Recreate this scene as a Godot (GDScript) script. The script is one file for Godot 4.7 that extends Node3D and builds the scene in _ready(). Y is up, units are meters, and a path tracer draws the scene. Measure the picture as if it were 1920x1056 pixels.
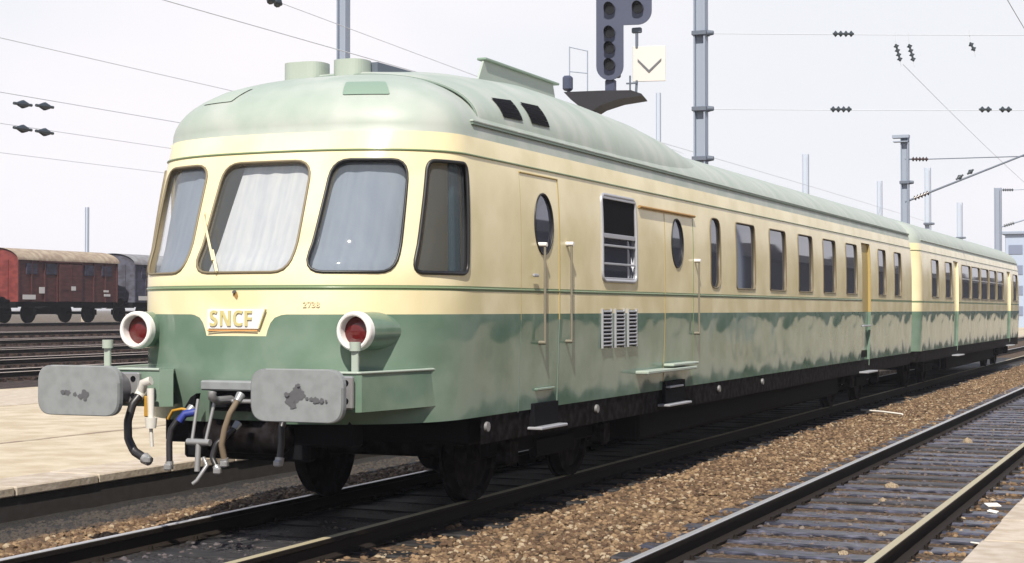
extends Node3D

# ------------------------------------------------------------------ mesh building
class MB:
	var v := PackedVector3Array()
	var n := PackedVector3Array()
	func tri(a: Vector3, b: Vector3, c: Vector3, na: Vector3, nb: Vector3, nc: Vector3) -> void:
		if (b - a).cross(c - a).dot(na + nb + nc) > 0.0:
			v.append(a); v.append(c); v.append(b)
			n.append(na); n.append(nc); n.append(nb)
		else:
			v.append(a); v.append(b); v.append(c)
			n.append(na); n.append(nb); n.append(nc)
	func quad(a: Vector3, b: Vector3, c: Vector3, d: Vector3, na: Vector3, nb: Vector3, nc: Vector3, nd: Vector3) -> void:
		tri(a, b, c, na, nb, nc)
		tri(a, c, d, na, nc, nd)
	func flat(a: Vector3, b: Vector3, c: Vector3, d: Vector3, nn: Vector3) -> void:
		quad(a, b, c, d, nn, nn, nn, nn)
	func box(c: Vector3, s: Vector3, bv := 0.0, bs := Basis.IDENTITY) -> void:
		var h := s * 0.5
		var k: float = minf(bv, minf(h.x, minf(h.y, h.z)) * 0.98)
		for ax in 3:
			for sg in [-1.0, 1.0]:
				var nn := Vector3.ZERO; nn[ax] = sg
				var a1 := (ax + 1) % 3
				var a2 := (ax + 2) % 3
				var q := []
				for e in [[-1, -1], [1, -1], [1, 1], [-1, 1]]:
					var p := Vector3.ZERO
					p[ax] = sg * h[ax]; p[a1] = e[0] * (h[a1] - k); p[a2] = e[1] * (h[a2] - k)
					q.append(c + bs * p)
				var wn := bs * nn
				flat(q[0], q[1], q[2], q[3], wn)
				if k > 0.0 and sg > 0.0:
					for s2 in [-1.0, 1.0]:
						for s1 in [-1.0, 1.0]:
							# edge between faces a1=s1 and a2=s2, running along ax
							var e0 := Vector3.ZERO; var e1 := Vector3.ZERO; var e2 := Vector3.ZERO; var e3 := Vector3.ZERO
							e0[ax] = -(h[ax] - k); e0[a1] = s1 * h[a1]; e0[a2] = s2 * (h[a2] - k)
							e1[ax] = (h[ax] - k); e1[a1] = s1 * h[a1]; e1[a2] = s2 * (h[a2] - k)
							e2[ax] = (h[ax] - k); e2[a1] = s1 * (h[a1] - k); e2[a2] = s2 * h[a2]
							e3[ax] = -(h[ax] - k); e3[a1] = s1 * (h[a1] - k); e3[a2] = s2 * h[a2]
							var en := Vector3.ZERO; en[a1] = s1; en[a2] = s2
							flat(c + bs * e0, c + bs * e1, c + bs * e2, c + bs * e3, (bs * en).normalized())
		if k > 0.0:
			for sx in [-1.0, 1.0]:
				for sy in [-1.0, 1.0]:
					for sz in [-1.0, 1.0]:
						var p0 := Vector3(sx * h.x, sy * (h.y - k), sz * (h.z - k))
						var p1 := Vector3(sx * (h.x - k), sy * h.y, sz * (h.z - k))
						var p2 := Vector3(sx * (h.x - k), sy * (h.y - k), sz * h.z)
						var cn: Vector3 = (bs * Vector3(sx, sy, sz)).normalized()
						tri(c + bs * p0, c + bs * p1, c + bs * p2, cn, cn, cn)
	func cone(a: Vector3, b: Vector3, ra: float, rb: float, seg := 12, caps := true) -> void:
		var d := (b - a).normalized()
		var u := d.cross(Vector3.UP if absf(d.y) < 0.9 else Vector3.RIGHT).normalized()
		var w := d.cross(u)
		for i in seg:
			var t0 := TAU * i / seg
			var t1 := TAU * (i + 1) / seg
			var n0 := u * cos(t0) + w * sin(t0)
			var n1 := u * cos(t1) + w * sin(t1)
			quad(a + n0 * ra, a + n1 * ra, b + n1 * rb, b + n0 * rb, n0, n1, n1, n0)
			if caps:
				tri(a, a + n0 * ra, a + n1 * ra, -d, -d, -d)
				tri(b, b + n0 * rb, b + n1 * rb, d, d, d)
	func tube(p: Array, r: float, seg := 6, closed := false) -> void:
		var m := p.size()
		var rings := []
		for i in m:
			var a: Vector3 = p[(i - 1 + m) % m] if (closed or i > 0) else p[0]
			var b: Vector3 = p[(i + 1) % m] if (closed or i < m - 1) else p[m - 1]
			var d := (b - a).normalized()
			var u := d.cross(Vector3.UP if absf(d.y) < 0.95 else Vector3.FORWARD).normalized()
			if i > 0:
				var pu: Vector3 = rings[i - 1][0]
				u = (pu - d * pu.dot(d)).normalized()
			rings.append([u, d.cross(u), p[i]])
		for i in (m if closed else m - 1):
			var A: Array = rings[i]
			var B: Array = rings[(i + 1) % m]
			for k in seg:
				var t0 := TAU * k / seg
				var t1 := TAU * (k + 1) / seg
				var a0: Vector3 = A[0] * cos(t0) + A[1] * sin(t0)
				var a1: Vector3 = A[0] * cos(t1) + A[1] * sin(t1)
				var b0: Vector3 = B[0] * cos(t0) + B[1] * sin(t0)
				var b1: Vector3 = B[0] * cos(t1) + B[1] * sin(t1)
				if closed and i == m - 1:
					b0 = a0; b1 = a1
				quad(A[2] + a0 * r, A[2] + a1 * r, B[2] + b1 * r, B[2] + b0 * r, a0, a1, b1, b0)
		if not closed:
			for e in [0, m - 1]:
				var R: Array = rings[e]
				var d2: Vector3 = R[0].cross(R[1]) * (-1.0 if e == 0 else 1.0)
				for k in seg:
					var t0 := TAU * k / seg
					var t1 := TAU * (k + 1) / seg
					tri(R[2], R[2] + (R[0] * cos(t0) + R[1] * sin(t0)) * r, R[2] + (R[0] * cos(t1) + R[1] * sin(t1)) * r, d2, d2, d2)
	# polygon in the plane (ux, uy) at o, pushed along w
	func prism(poly: PackedVector2Array, o: Vector3, ux: Vector3, uy: Vector3, w: Vector3) -> void:
		var ids := Geometry2D.triangulate_polygon(poly)
		var wn := w.normalized()
		for i in range(0, ids.size(), 3):
			var t := []
			for k in 3:
				var q := poly[ids[i + k]]
				t.append(o + ux * q.x + uy * q.y)
			tri(t[0], t[1], t[2], -wn, -wn, -wn)
			tri(t[0] + w, t[1] + w, t[2] + w, wn, wn, wn)
		var ccw := not Geometry2D.is_polygon_clockwise(poly)
		for i in poly.size():
			var a := poly[i]
			var b := poly[(i + 1) % poly.size()]
			var e := (b - a)
			var o2 := Vector2(e.y, -e.x).normalized()
			if not ccw:
				o2 = -o2
			var nn := (ux * o2.x + uy * o2.y).normalized()
			var pa := o + ux * a.x + uy * a.y
			var pb := o + ux * b.x + uy * b.y
			flat(pa, pb, pb + w, pa + w, nn)
	# surface of revolution: prof = [[along, radius], ...]
	func lathe(o: Vector3, ax: Vector3, prof: Array, seg := 24) -> void:
		var d := ax.normalized()
		var u := d.cross(Vector3.UP if absf(d.y) < 0.9 else Vector3.RIGHT).normalized()
		var w := d.cross(u)
		for i in prof.size() - 1:
			var l0: float = prof[i][0]; var r0: float = prof[i][1]
			var l1: float = prof[i + 1][0]; var r1: float = prof[i + 1][1]
			var sl := Vector2(l1 - l0, r1 - r0).normalized()
			for k in seg:
				var t0 := TAU * k / seg
				var t1 := TAU * (k + 1) / seg
				var e0 := u * cos(t0) + w * sin(t0)
				var e1 := u * cos(t1) + w * sin(t1)
				var n0 := (e0 * sl.x - d * sl.y).normalized()
				var n1 := (e1 * sl.x - d * sl.y).normalized()
				quad(o + d * l0 + e0 * r0, o + d * l0 + e1 * r0, o + d * l1 + e1 * r1, o + d * l1 + e0 * r1, n0, n1, n1, n0)
	func mesh(off: Vector3) -> ArrayMesh:
		var vv := PackedVector3Array()
		vv.resize(v.size())
		for i in v.size():
			vv[i] = v[i] - off
		var a := []
		a.resize(Mesh.ARRAY_MAX)
		a[Mesh.ARRAY_VERTEX] = vv
		a[Mesh.ARRAY_NORMAL] = n
		var m := ArrayMesh.new()
		if v.size() > 0:
			m.add_surface_from_arrays(Mesh.PRIMITIVE_TRIANGLES, a)
		return m

# ------------------------------------------------------------------ scene helpers
var M := {}
var rng := RandomNumberGenerator.new()
var taken := {}

func numbered(called: String) -> String:
	var k: int = taken.get(called, 0)
	taken[called] = k + 1
	return called if k == 0 else "%s_%03d" % [called, k]

func thing(called: String, label: String, category: String, at: Vector3, group := "") -> Node3D:
	var o := Node3D.new()
	o.name = numbered(called)
	o.position = at
	add_child(o)
	o.set_meta("label", label)
	o.set_meta("category", category)
	if group != "":
		o.set_meta("group", group)
	return o

func origin_of(p: Node3D) -> Vector3:
	var s := Vector3.ZERO
	var q: Node = p
	while q is Node3D and q != self:
		s += (q as Node3D).position
		q = q.get_parent()
	return s

# a mesh part; the shape is given in world coordinates
func part(called: String, mb: MB, m: Material, parent: Node3D, label := "") -> MeshInstance3D:
	var o := MeshInstance3D.new()
	o.mesh = mb.mesh(origin_of(parent))
	o.material_override = m
	o.name = called
	parent.add_child(o, true)
	if label != "":
		o.set_meta("label", label)
	return o

func part_at(called: String, mesh: Mesh, m: Material, parent: Node3D, at: Vector3) -> MeshInstance3D:
	var o := MeshInstance3D.new()
	o.mesh = mesh
	o.material_override = m
	o.name = called
	parent.add_child(o, true)
	o.position = at - origin_of(parent)
	return o

func struct(called: String, mb: MB, m: Material) -> MeshInstance3D:
	var o := MeshInstance3D.new()
	o.mesh = mb.mesh(Vector3.ZERO)
	o.material_override = m
	o.name = numbered(called)
	add_child(o)
	o.set_meta("kind", "structure")
	return o

func lin(r: float, g: float, b: float) -> Color:
	return Color(r, g, b).linear_to_srgb()

func noise_tex(freq: float, c0: Color, c1: Color, lo := 0.3, hi := 0.7, octaves := 4, size := 512, sd := 1) -> NoiseTexture2D:
	var f := FastNoiseLite.new()
	f.noise_type = FastNoiseLite.TYPE_SIMPLEX_SMOOTH
	f.frequency = freq
	f.fractal_octaves = octaves
	f.seed = sd
	var t := NoiseTexture2D.new()
	t.width = size; t.height = size
	t.seamless = true
	t.noise = f
	var g := Gradient.new()
	g.offsets = PackedFloat32Array([0.0, lo, hi, 1.0])
	g.colors = PackedColorArray([c0, c0, c1, c1])
	t.color_ramp = g
	return t

func bump_tex(freq: float, strength: float, octaves := 3, size := 512, sd := 5) -> NoiseTexture2D:
	var f := FastNoiseLite.new()
	f.noise_type = FastNoiseLite.TYPE_SIMPLEX_SMOOTH
	f.frequency = freq
	f.fractal_octaves = octaves
	f.seed = sd
	var t := NoiseTexture2D.new()
	t.width = size; t.height = size
	t.seamless = true
	t.noise = f
	t.as_normal_map = true
	t.bump_strength = strength
	return t

func mat(c: Color, rough: float, metal := 0.0, spec := 0.5) -> StandardMaterial3D:
	var m := StandardMaterial3D.new()
	m.albedo_color = c
	m.roughness = rough
	m.metallic = metal
	m.metallic_specular = spec
	return m

func grain(m: StandardMaterial3D, t: Texture2D, scale: Vector3, bump: Texture2D = null, amount := 1.0) -> StandardMaterial3D:
	m.albedo_texture = t
	m.uv1_triplanar = true
	m.uv1_world_triplanar = true
	m.uv1_scale = scale
	if bump != null:
		m.normal_enabled = true
		m.normal_texture = bump
		m.normal_scale = amount
	return m

# ------------------------------------------------------------------ railcar body surface
class Car:
	var xc := -6.75
	var zend := -32.9
	var zs := -11.65        # where the straight side begins
	var n0 := -10.4         # nose tip at waist
	var pw := 2.35          # plan exponent
	var lean := 1.0
	var hr := 3.1
	var rise := 0.63
	var zdome := -12.6
	var tab := PackedFloat32Array()
	var Ln := 1.0
	func setup() -> void:
		# angle as a function of arc length on the plan curve
		var d := zs - n0
		var pts := []
		var acc := PackedFloat32Array([0.0])
		var last := Vector2(0, 0)
		for i in 401:
			var a := i / 400.0 * PI * 0.5
			var q := Vector2(1.4 * pow(sin(a), 2.0 / pw), d * (1.0 - pow(maxf(cos(a), 0.0), 2.0 / pw)))
			if i > 0:
				acc.append(acc[i - 1] + q.distance_to(last))
			last = q
		Ln = acc[400]
		tab.resize(301)
		var j := 0
		for i in 301:
			var s := Ln * i / 300.0
			while j < 399 and acc[j + 1] < s:
				j += 1
			var f := (s - acc[j]) / maxf(acc[j + 1] - acc[j], 1e-9)
			tab[i] = (j + clampf(f, 0, 1)) / 400.0 * PI * 0.5
	func ang(u: float) -> float:
		var t := clampf(u / Ln, 0, 1) * 300.0
		var i := mini(int(t), 299)
		return lerpf(tab[i], tab[i + 1], t - i)
	func u_of_x(x: float) -> float:
		for i in 3001:
			var u := Ln * i / 3000.0
			if 1.4 * pow(sin(ang(u)), 2.0 / pw) >= x:
				return u
		return Ln
	func u_of_z(z: float) -> float:
		return Ln + (zs - z)
	# half width, height, nose z, straight-start z at body ordinate v
	func prof(v: float) -> Array:
		if v <= hr:
			var w := 1.40
			if v < 1.6:
				w = 1.40 - 0.036 * (1.6 - v)
			elif v > 2.0:
				w = 1.40 - 0.055 * pow((v - 2.0) / 1.1, 3.6)
			var z := n0
			if v > 1.88:
				var t := (v - 1.88)
				z = n0 - lean * (0.42 * t * smoothstep(0.0, 0.35, t))
			elif v < 1.2:
				z = n0 - lean * 0.10 * pow((1.2 - v) / 0.4, 1.5)
			return [w, v, minf(z, n0), zs]
		var k := sin(clampf((v - hr) / 0.95, 0, 1) * PI * 0.5)
		var q := pow(maxf(0.0, 1.0 - pow(k, 2.3)), 1.0 / 2.3)
		var qw := pow(maxf(0.0, 1.0 - pow(k, 2.1)), 1.0 / 2.1)
		var zz := n0 - lean * 0.42 * (hr - 1.88)
		return [1.345 * qw, hr + rise * k, lerpf(zdome, zz, q), lerpf(zdome, zs, q)]
	func S(u: float, v: float) -> Vector3:
		var p := prof(v)
		var sg := signf(u)
		var au := absf(u)
		if au <= Ln:
			var a := ang(au)
			return Vector3(xc + sg * p[0] * pow(sin(a), 2.0 / pw), p[1], p[3] + (p[2] - p[3]) * pow(maxf(cos(a), 0.0), 2.0 / pw))
		var f := (au - Ln) / (zs - zend)
		return Vector3(xc + sg * p[0], p[1], lerpf(p[3], zend, f))
	func N(u: float, v: float) -> Vector3:
		var e := 0.006
		var v1 := minf(v + e, hr + 0.93)
		var v0 := v1 - 2 * e
		if v < hr and v1 > hr:
			v1 = hr; v0 = hr - e
		var uu := u
		if absf(absf(u) - Ln) < e * 2:
			uu = signf(u) * (Ln - e * 2) if absf(u) <= Ln else signf(u) * (Ln + e * 2)
		if absf(uu) < e:
			uu = e
		var a := S(uu + e, v) - S(uu - e, v)
		var b := S(u, v1) - S(u, v0)
		var nn := a.cross(b)
		if nn.length() < 1e-12:
			return Vector3.UP
		nn = nn.normalized()
		var c := Vector3(xc, 1.6, minf(S(u, v).z, zs - 0.8))
		return nn if nn.dot(S(u, v) - c) > 0 else -nn

func grid_steps(a: float, b: float, fine: float, coarse: float, ln: float) -> PackedFloat32Array:
	var r := PackedFloat32Array()
	var marks := [a]
	for m in [-ln, 0.0, ln]:
		if m > a and m < b:
			marks.append(m)
	marks.append(b)
	for i in marks.size() - 1:
		var p: float = marks[i]
		var q: float = marks[i + 1]
		var st := fine if (absf((p + q) * 0.5) < ln) else coarse
		var k := maxi(1, int(ceil((q - p) / st)))
		for j in k:
			r.append(lerpf(p, q, float(j) / k))
	r.append(b)
	return r

# patch of the body between ordinates, minus the polygons sub, inside keep (if given), off metres outwards
func patch(mb: MB, car: Car, u0: float, u1: float, v0: float, v1: float, sub: Array, keep := PackedVector2Array(), off := 0.0, wave := 0.0, fine := 0.06, coarse := 0.16, vstep := 0.07) -> void:
	var us := grid_steps(u0, u1, fine, coarse, car.Ln)
	var nv := maxi(1, int(ceil((v1 - v0) / vstep)))
	var cache := {}
	var boxes := []
	for s in sub:
		boxes.append(bounds(s))
	var kb := bounds(keep) if keep.size() > 0 else Rect2()
	for i in us.size() - 1:
		for j in nv:
			var a := Vector2(us[i], lerpf(v0, v1, float(j) / nv))
			var b := Vector2(us[i + 1], lerpf(v0, v1, float(j + 1) / nv))
			var r := Rect2(a, b - a)
			var polys := [PackedVector2Array([a, Vector2(b.x, a.y), b, Vector2(a.x, b.y)])]
			var plain := true
			if keep.size() > 0:
				if not r.intersects(kb):
					continue
				polys = Geometry2D.intersect_polygons(polys[0], keep)
				plain = false
			for si in sub.size():
				if r.intersects(boxes[si]):
					plain = false
					var nxt := []
					for q in polys:
						nxt.append_array(Geometry2D.clip_polygons(q, sub[si]))
					polys = nxt
			if plain:
				var P := []
				for q in polys[0]:
					var key := Vector2i(roundi(q.x * 10000), roundi(q.y * 10000))
					if not cache.has(key):
						var nn := car.N(q.x, q.y)
						cache[key] = [car.S(q.x, q.y) + nn * (off + wave * sin(q.x * 21.0 + sin(q.x * 9.0) * 2.0)), nn]
					P.append(cache[key])
				mb.quad(P[0][0], P[1][0], P[2][0], P[3][0], P[0][1], P[1][1], P[2][1], P[3][1])
			else:
				for q in polys:
					if q.size() < 3:
						continue
					var ids := Geometry2D.triangulate_polygon(q)
					for t in range(0, ids.size(), 3):
						var T := []
						for k in 3:
							var w: Vector2 = q[ids[t + k]]
							var nn := car.N(w.x, w.y)
							T.append([car.S(w.x, w.y) + nn * (off + wave * sin(w.x * 21.0 + sin(w.x * 9.0) * 2.0)), nn])
						mb.tri(T[0][0], T[1][0], T[2][0], T[0][1], T[1][1], T[2][1])

func bounds(p: PackedVector2Array) -> Rect2:
	var r := Rect2(p[0], Vector2.ZERO)
	for q in p:
		r = r.expand(q)
	return r

# rounded quadrilateral from four corners
func rquad(c: Array, r: float, seg := 5) -> PackedVector2Array:
	var out := PackedVector2Array()
	for i in 4:
		var p: Vector2 = c[i]
		var a: Vector2 = c[(i + 3) % 4]
		var b: Vector2 = c[(i + 1) % 4]
		var da := (a - p).normalized()
		var db := (b - p).normalized()
		var rr: float = minf(r, minf(p.distance_to(a), p.distance_to(b)) * 0.48)
		for k in seg + 1:
			var t := float(k) / seg
			out.append((p + da * rr).lerp(p, t).lerp(p.lerp(p + db * rr, t), t))
	return out

func rrect(u0: float, u1: float, v0: float, v1: float, r: float) -> PackedVector2Array:
	return rquad([Vector2(u0, v0), Vector2(u1, v0), Vector2(u1, v1), Vector2(u0, v1)], r)

func oval(u: float, v: float, ru: float, rv: float) -> PackedVector2Array:
	var o := PackedVector2Array()
	for i in 28:
		o.append(Vector2(u + cos(TAU * i / 28) * ru, v + sin(TAU * i / 28) * rv))
	return o

func mirrored(p: PackedVector2Array) -> PackedVector2Array:
	var o := PackedVector2Array()
	for i in range(p.size() - 1, -1, -1):
		o.append(Vector2(-p[i].x, p[i].y))
	return o

func dense(p: PackedVector2Array, step: float) -> PackedVector2Array:
	var o := PackedVector2Array()
	for i in p.size():
		var a := p[i]
		var b := p[(i + 1) % p.size()]
		var k := maxi(1, int(ceil(a.distance_to(b) / step)))
		for j in k:
			o.append(a.lerp(b, float(j) / k))
	return o

# frame (reveal + seal) and pane of one window
func car_window(car: Car, parent: Node3D, poly: PackedVector2Array, seal: Material, glass: Material, depth := 0.05, inset := 0.028, r := 0.013, label := "") -> MeshInstance3D:
	var d := dense(poly, 0.07)
	var mb := MB.new()
	var ring := []
	for i in d.size():
		var nn := car.N(d[i].x, d[i].y)
		ring.append(car.S(d[i].x, d[i].y) + nn * 0.003)
	var c := Vector3.ZERO
	for q in ring:
		c += q
	c /= ring.size()
	for i in d.size():
		var j := (i + 1) % d.size()
		var na := car.N(d[i].x, d[i].y)
		var nb := car.N(d[j].x, d[j].y)
		var a: Vector3 = ring[i]
		var b: Vector3 = ring[j]
		mb.quad(a, b, b - nb * depth, a - na * depth, (c - a).normalized(), (c - b).normalized(), (c - b).normalized(), (c - a).normalized())
	mb.tube(ring, r, 6, true)
	var w := part("window", mb, seal, parent, label)
	var g := MB.new()
	var bb := bounds(poly)
	patch(g, car, bb.position.x - 0.01, bb.end.x + 0.01, bb.position.y - 0.01, bb.end.y + 0.01, [], poly, -inset, 0.0, 0.06, 0.3, 0.12)
	part("pane", g, glass, w)
	return w

# strip standing proud of the body along constant v
func moulding(mb: MB, car: Car, u0: float, u1: float, v: float, r: float, off := 0.0) -> void:
	var us := grid_steps(u0, u1, 0.07, 1.0, car.Ln)
	var p := []
	for u in us:
		p.append(car.S(u, v) + car.N(u, v) * off)
	mb.tube(p, r, 6)

func ensure_dir(p: String) -> String:
	return p

# ------------------------------------------------------------------ the scene
func _ready() -> void:
	rng.seed = 7
	# camera: standing on the platform, eye 1.65 m over it
	var cam := Camera3D.new()
	cam.name = "camera"
	cam.position = Vector3(0, 1.70, 0)
	cam.rotation = Vector3(deg_to_rad(1.012), deg_to_rad(23.27), 0)
	cam.fov = 19.96
	cam.near = 0.1
	cam.far = 3000.0
	add_child(cam)
	cam.current = true
	# sky, sun, exposure
	var env := Environment.new()
	env.background_mode = Environment.BG_SKY
	var sky := Sky.new()
	var pano := PanoramaSkyMaterial.new()
	pano.panorama = sky_picture()
	sky.sky_material = pano
	env.sky = sky
	env.background_energy_multiplier = 0.76
	env.tonemap_mode = Environment.TONE_MAPPER_LINEAR
	env.tonemap_exposure = 1.35
	env.sdfgi_enabled = true
	env.ssao_enabled = true
	env.ssil_enabled = true
	env.fog_enabled = true
	env.fog_light_color = Color(0.90, 0.91, 0.95)
	env.fog_density = 0.0005
	var we := WorldEnvironment.new()
	we.name = "world_environment"
	we.environment = env
	add_child(we)
	var sun := DirectionalLight3D.new()
	sun.name = "sun"
	sun.light_color = Color(1.0, 0.97, 0.91)
	sun.light_energy = 1.6
	sun.light_angular_distance = 0.5
	sun.shadow_enabled = true
	add_child(sun)
	sun.look_at_from_position(Vector3(1.9, 7.6, 6.4), Vector3.ZERO, Vector3.UP)

	materials()
	ground()
	tracks()
	platforms()
	railcar()
	trailer()
	wagons()
	signals()
	masts()
	wires()
	buildings()
	debris()

func sky_picture() -> ImageTexture:
	var w := 1024
	var h := 512
	var im := Image.create(w, h, false, Image.FORMAT_RGBF)
	var f := FastNoiseLite.new()
	f.noise_type = FastNoiseLite.TYPE_SIMPLEX_SMOOTH
	f.frequency = 1.1
	f.fractal_octaves = 5
	f.seed = 11
	for y in h:
		var el := (0.5 - (y + 0.5) / h) * PI
		var hz := clampf(1.0 - absf(el) / 0.35, 0, 1)
		for x in w:
			var az := (x + 0.5) / w * TAU
			var d := Vector3(cos(el) * sin(az), sin(el) * 2.4, cos(el) * cos(az))
			var k := clampf(f.get_noise_3dv(d * 1.3) * 1.1 + 0.5, 0, 1)
			var lo := Color(0.86, 0.88, 0.93)
			var hi := Color(1.0, 0.96, 1.0)
			var c := lo.lerp(hi, smoothstep(0.15, 0.75, k))
			c = c.lerp(Color(0.93, 0.93, 0.97), hz * 0.35)
			c = c.lerp(Color(0.18, 0.27, 0.48), smoothstep(0.22, 0.75, el) * 0.95)
			if el < 0:
				c = c.lerp(Color(0.32, 0.27, 0.21), smoothstep(0.0, 0.12, -el))
			im.set_pixel(x, y, c)
	return ImageTexture.create_from_image(im)

func materials() -> void:
	var wavy := bump_tex(0.0045, 6.0, 3, 512, 3)
	var cream_t := noise_tex(0.006, Color(0.93, 0.92, 0.88), Color(1, 1, 1), 0.25, 0.75, 5, 512, 21)
	M.cream = grain(mat(lin(0.78, 0.695, 0.47), 0.16, 0.0, 0.32), cream_t, Vector3(0.3, 0.3, 0.3), wavy, 0.09)
	var green_t := noise_tex(0.008, Color(0.80, 0.86, 0.82), Color(1, 1, 1), 0.25, 0.75, 5, 512, 22)
	M.green = grain(mat(lin(0.175, 0.24, 0.195), 0.07, 0.0, 0.40), green_t, Vector3(0.3, 0.3, 0.3), wavy, 0.24)
	M.stripe = mat(lin(0.16, 0.22, 0.12), 0.25)
	var roof_t := noise_tex(0.007, Color(0.88, 0.92, 0.90), Color(1, 1, 1), 0.25, 0.75, 5, 512, 23)
	M.roof = grain(mat(lin(0.385, 0.415, 0.385), 0.5), roof_t, Vector3(0.4, 0.4, 0.4))
	M.roof_dark = mat(lin(0.20, 0.28, 0.22), 0.4)
	M.pale_green = mat(lin(0.33, 0.38, 0.335), 0.45)
	M.seam = mat(lin(0.14, 0.19, 0.16), 0.5)
	var grime := noise_tex(0.02, Color(0.5, 0.45, 0.4), Color(1, 1, 1), 0.3, 0.7, 4, 512, 24)
	M.sole = grain(mat(lin(0.020, 0.018, 0.021), 0.6), grime, Vector3(0.6, 0.6, 0.6))
	M.black = mat(lin(0.008, 0.008, 0.010), 0.65)
	M.rubber = mat(lin(0.012, 0.012, 0.014), 0.45)
	M.hose = mat(lin(0.016, 0.015, 0.018), 0.4)
	M.cream_seal = mat(lin(0.16, 0.13, 0.08), 0.5)
	M.alu = mat(lin(0.42, 0.43, 0.47), 0.4, 0.4)
	M.steel = mat(lin(0.30, 0.30, 0.31), 0.4, 0.5)
	var buf_t := noise_tex(0.01, Color(0.94, 0.94, 0.94), Color(1, 1, 1), 0.3, 0.7, 5, 512, 25)
	M.buffer = grain(mat(lin(0.215, 0.23, 0.24), 0.55), buf_t, Vector3(1.2, 1.2, 1.2))
	M.grease = mat(lin(0.085, 0.085, 0.095), 0.5)
	M.white = mat(lin(0.70, 0.68, 0.67), 0.35)
	M.lens = mat(lin(0.085, 0.002, 0.003), 0.12)
	M.lens.clearcoat_enabled = true
	M.lens.clearcoat = 0.3
	M.dark_glass = mat(lin(0.10, 0.11, 0.15), 0.03, 0.55, 1.0)
	M.glass = mat(Color(0.9, 0.95, 1.0, 0.06), 0.02)
	M.glass.transparency = BaseMaterial3D.TRANSPARENCY_ALPHA
	M.cab_glass = M.glass.duplicate()
	M.cab_glass.metallic_specular = 0.2
	M.blind_white = mat(lin(0.50, 0.515, 0.53), 0.8)
	M.blind_blue = mat(lin(0.20, 0.235, 0.29), 0.8)
	var fold_shade := noise_tex(0.012, Color(0.90, 0.91, 0.94), Color(1, 1, 1), 0.2, 0.8, 3, 512, 27)  # vertical streaks paint in the shade of cloth folds
	for b in [M.blind_white, M.blind_blue]:
		grain(b, fold_shade, Vector3(2.2, 0.12, 2.2))
		b.backlight_enabled = true
		b.backlight = Color(0.7, 0.7, 0.7)
	M.cab_tan = mat(lin(0.80, 0.64, 0.30), 0.7)
	M.cab_dark = mat(lin(0.015, 0.03, 0.04), 0.7)
	M.letter = mat(lin(0.50, 0.44, 0.20), 0.4)
	M.orange = mat(lin(0.62, 0.30, 0.10), 0.5)
	M.rust = mat(lin(0.30, 0.17, 0.05), 0.7)
	M.yellow = mat(lin(0.40, 0.21, 0.02), 0.6)
	M.blue = mat(lin(0.02, 0.035, 0.22), 0.5)
	M.tan_hose = mat(lin(0.14, 0.105, 0.07), 0.7)
	M.dull_white = mat(lin(0.52, 0.50, 0.47), 0.6)
	M.olive = mat(lin(0.36, 0.27, 0.10), 0.5)  # cream darkened to stand in for shade in the door recesses
	M.rail_iron = mat(lin(0.17, 0.155, 0.12), 0.5, 0.0)
	for b in [M.sole, M.black, M.cab_dark]:
		b.metallic_specular = 0.12
	# ground
	var st_t := noise_tex(0.03, Color(0.45, 0.42, 0.4), Color(1, 1, 1), 0.3, 0.72, 5, 1024, 31)
	var st_b := bump_tex(0.05, 14.0, 4, 1024, 32)
	M.ballast = grain(mat(lin(0.14, 0.088, 0.048), 0.9), st_t, Vector3(0.5, 0.5, 0.5), st_b, 1.0)
	M.oily_shaded = grain(mat(lin(0.040, 0.037, 0.042), 0.6), st_t, Vector3(0.5, 0.5, 0.5), st_b, 1.0)  # oil between the rails, darkened further for the shade under the railcar
	M.dark_strip = grain(mat(lin(0.022, 0.019, 0.017), 0.8), st_t, Vector3(0.5, 0.5, 0.5), st_b, 1.0)  # darker bed colour along the foot of the left platform wall
	M.soil = grain(mat(lin(0.20, 0.16, 0.12), 0.95), st_t, Vector3(0.06, 0.06, 0.06), st_b, 0.4)
	M.yard = grain(mat(lin(0.048, 0.026, 0.019), 0.95), st_t, Vector3(0.12, 0.12, 0.12), st_b, 0.6)
	M.rail_side = mat(lin(0.020, 0.016, 0.014), 0.6)
	M.rail_side.metallic_specular = 0.15
	M.rail_top = mat(lin(0.40, 0.40, 0.42), 0.35, 0.4)
	M.rail_top_old = mat(lin(0.34, 0.30, 0.20), 0.5)
	M.rail_yard = mat(lin(0.78, 0.68, 0.62), 0.6)
	var wood := noise_tex(0.02, Color(0.4, 0.4, 0.42), Color(1, 1, 1), 0.3, 0.7, 5, 512, 33)
	M.sleeper = grain(mat(lin(0.085, 0.088, 0.13), 0.35), wood, Vector3(0.4, 2.0, 3.0))
	M.sleeper2 = grain(mat(lin(0.105, 0.105, 0.145), 0.35), wood, Vector3(0.5, 2.0, 3.0))
	M.sleeper3 = grain(mat(lin(0.06, 0.055, 0.065), 0.5), wood, Vector3(0.3, 2.0, 3.0))
	M.sleeper_oily_shaded = grain(mat(lin(0.028, 0.026, 0.028), 0.6), wood, Vector3(0.4, 2.0, 3.0))  # oil drips and under-train shade both put into this sleeper colour
	var conc := noise_tex(0.012, Color(0.90, 0.88, 0.85), Color(1, 1, 1), 0.25, 0.75, 6, 1024, 34)
	var conc_b := bump_tex(0.08, 4.0, 4, 512, 35)
	M.platform = grain(mat(lin(0.50, 0.43, 0.325), 0.85), conc, Vector3(0.11, 0.11, 0.11), conc_b, 0.12)
	M.coping = grain(mat(lin(0.45, 0.39, 0.33), 0.8), conc, Vector3(0.3, 0.3, 0.3), conc_b, 0.15)
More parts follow.
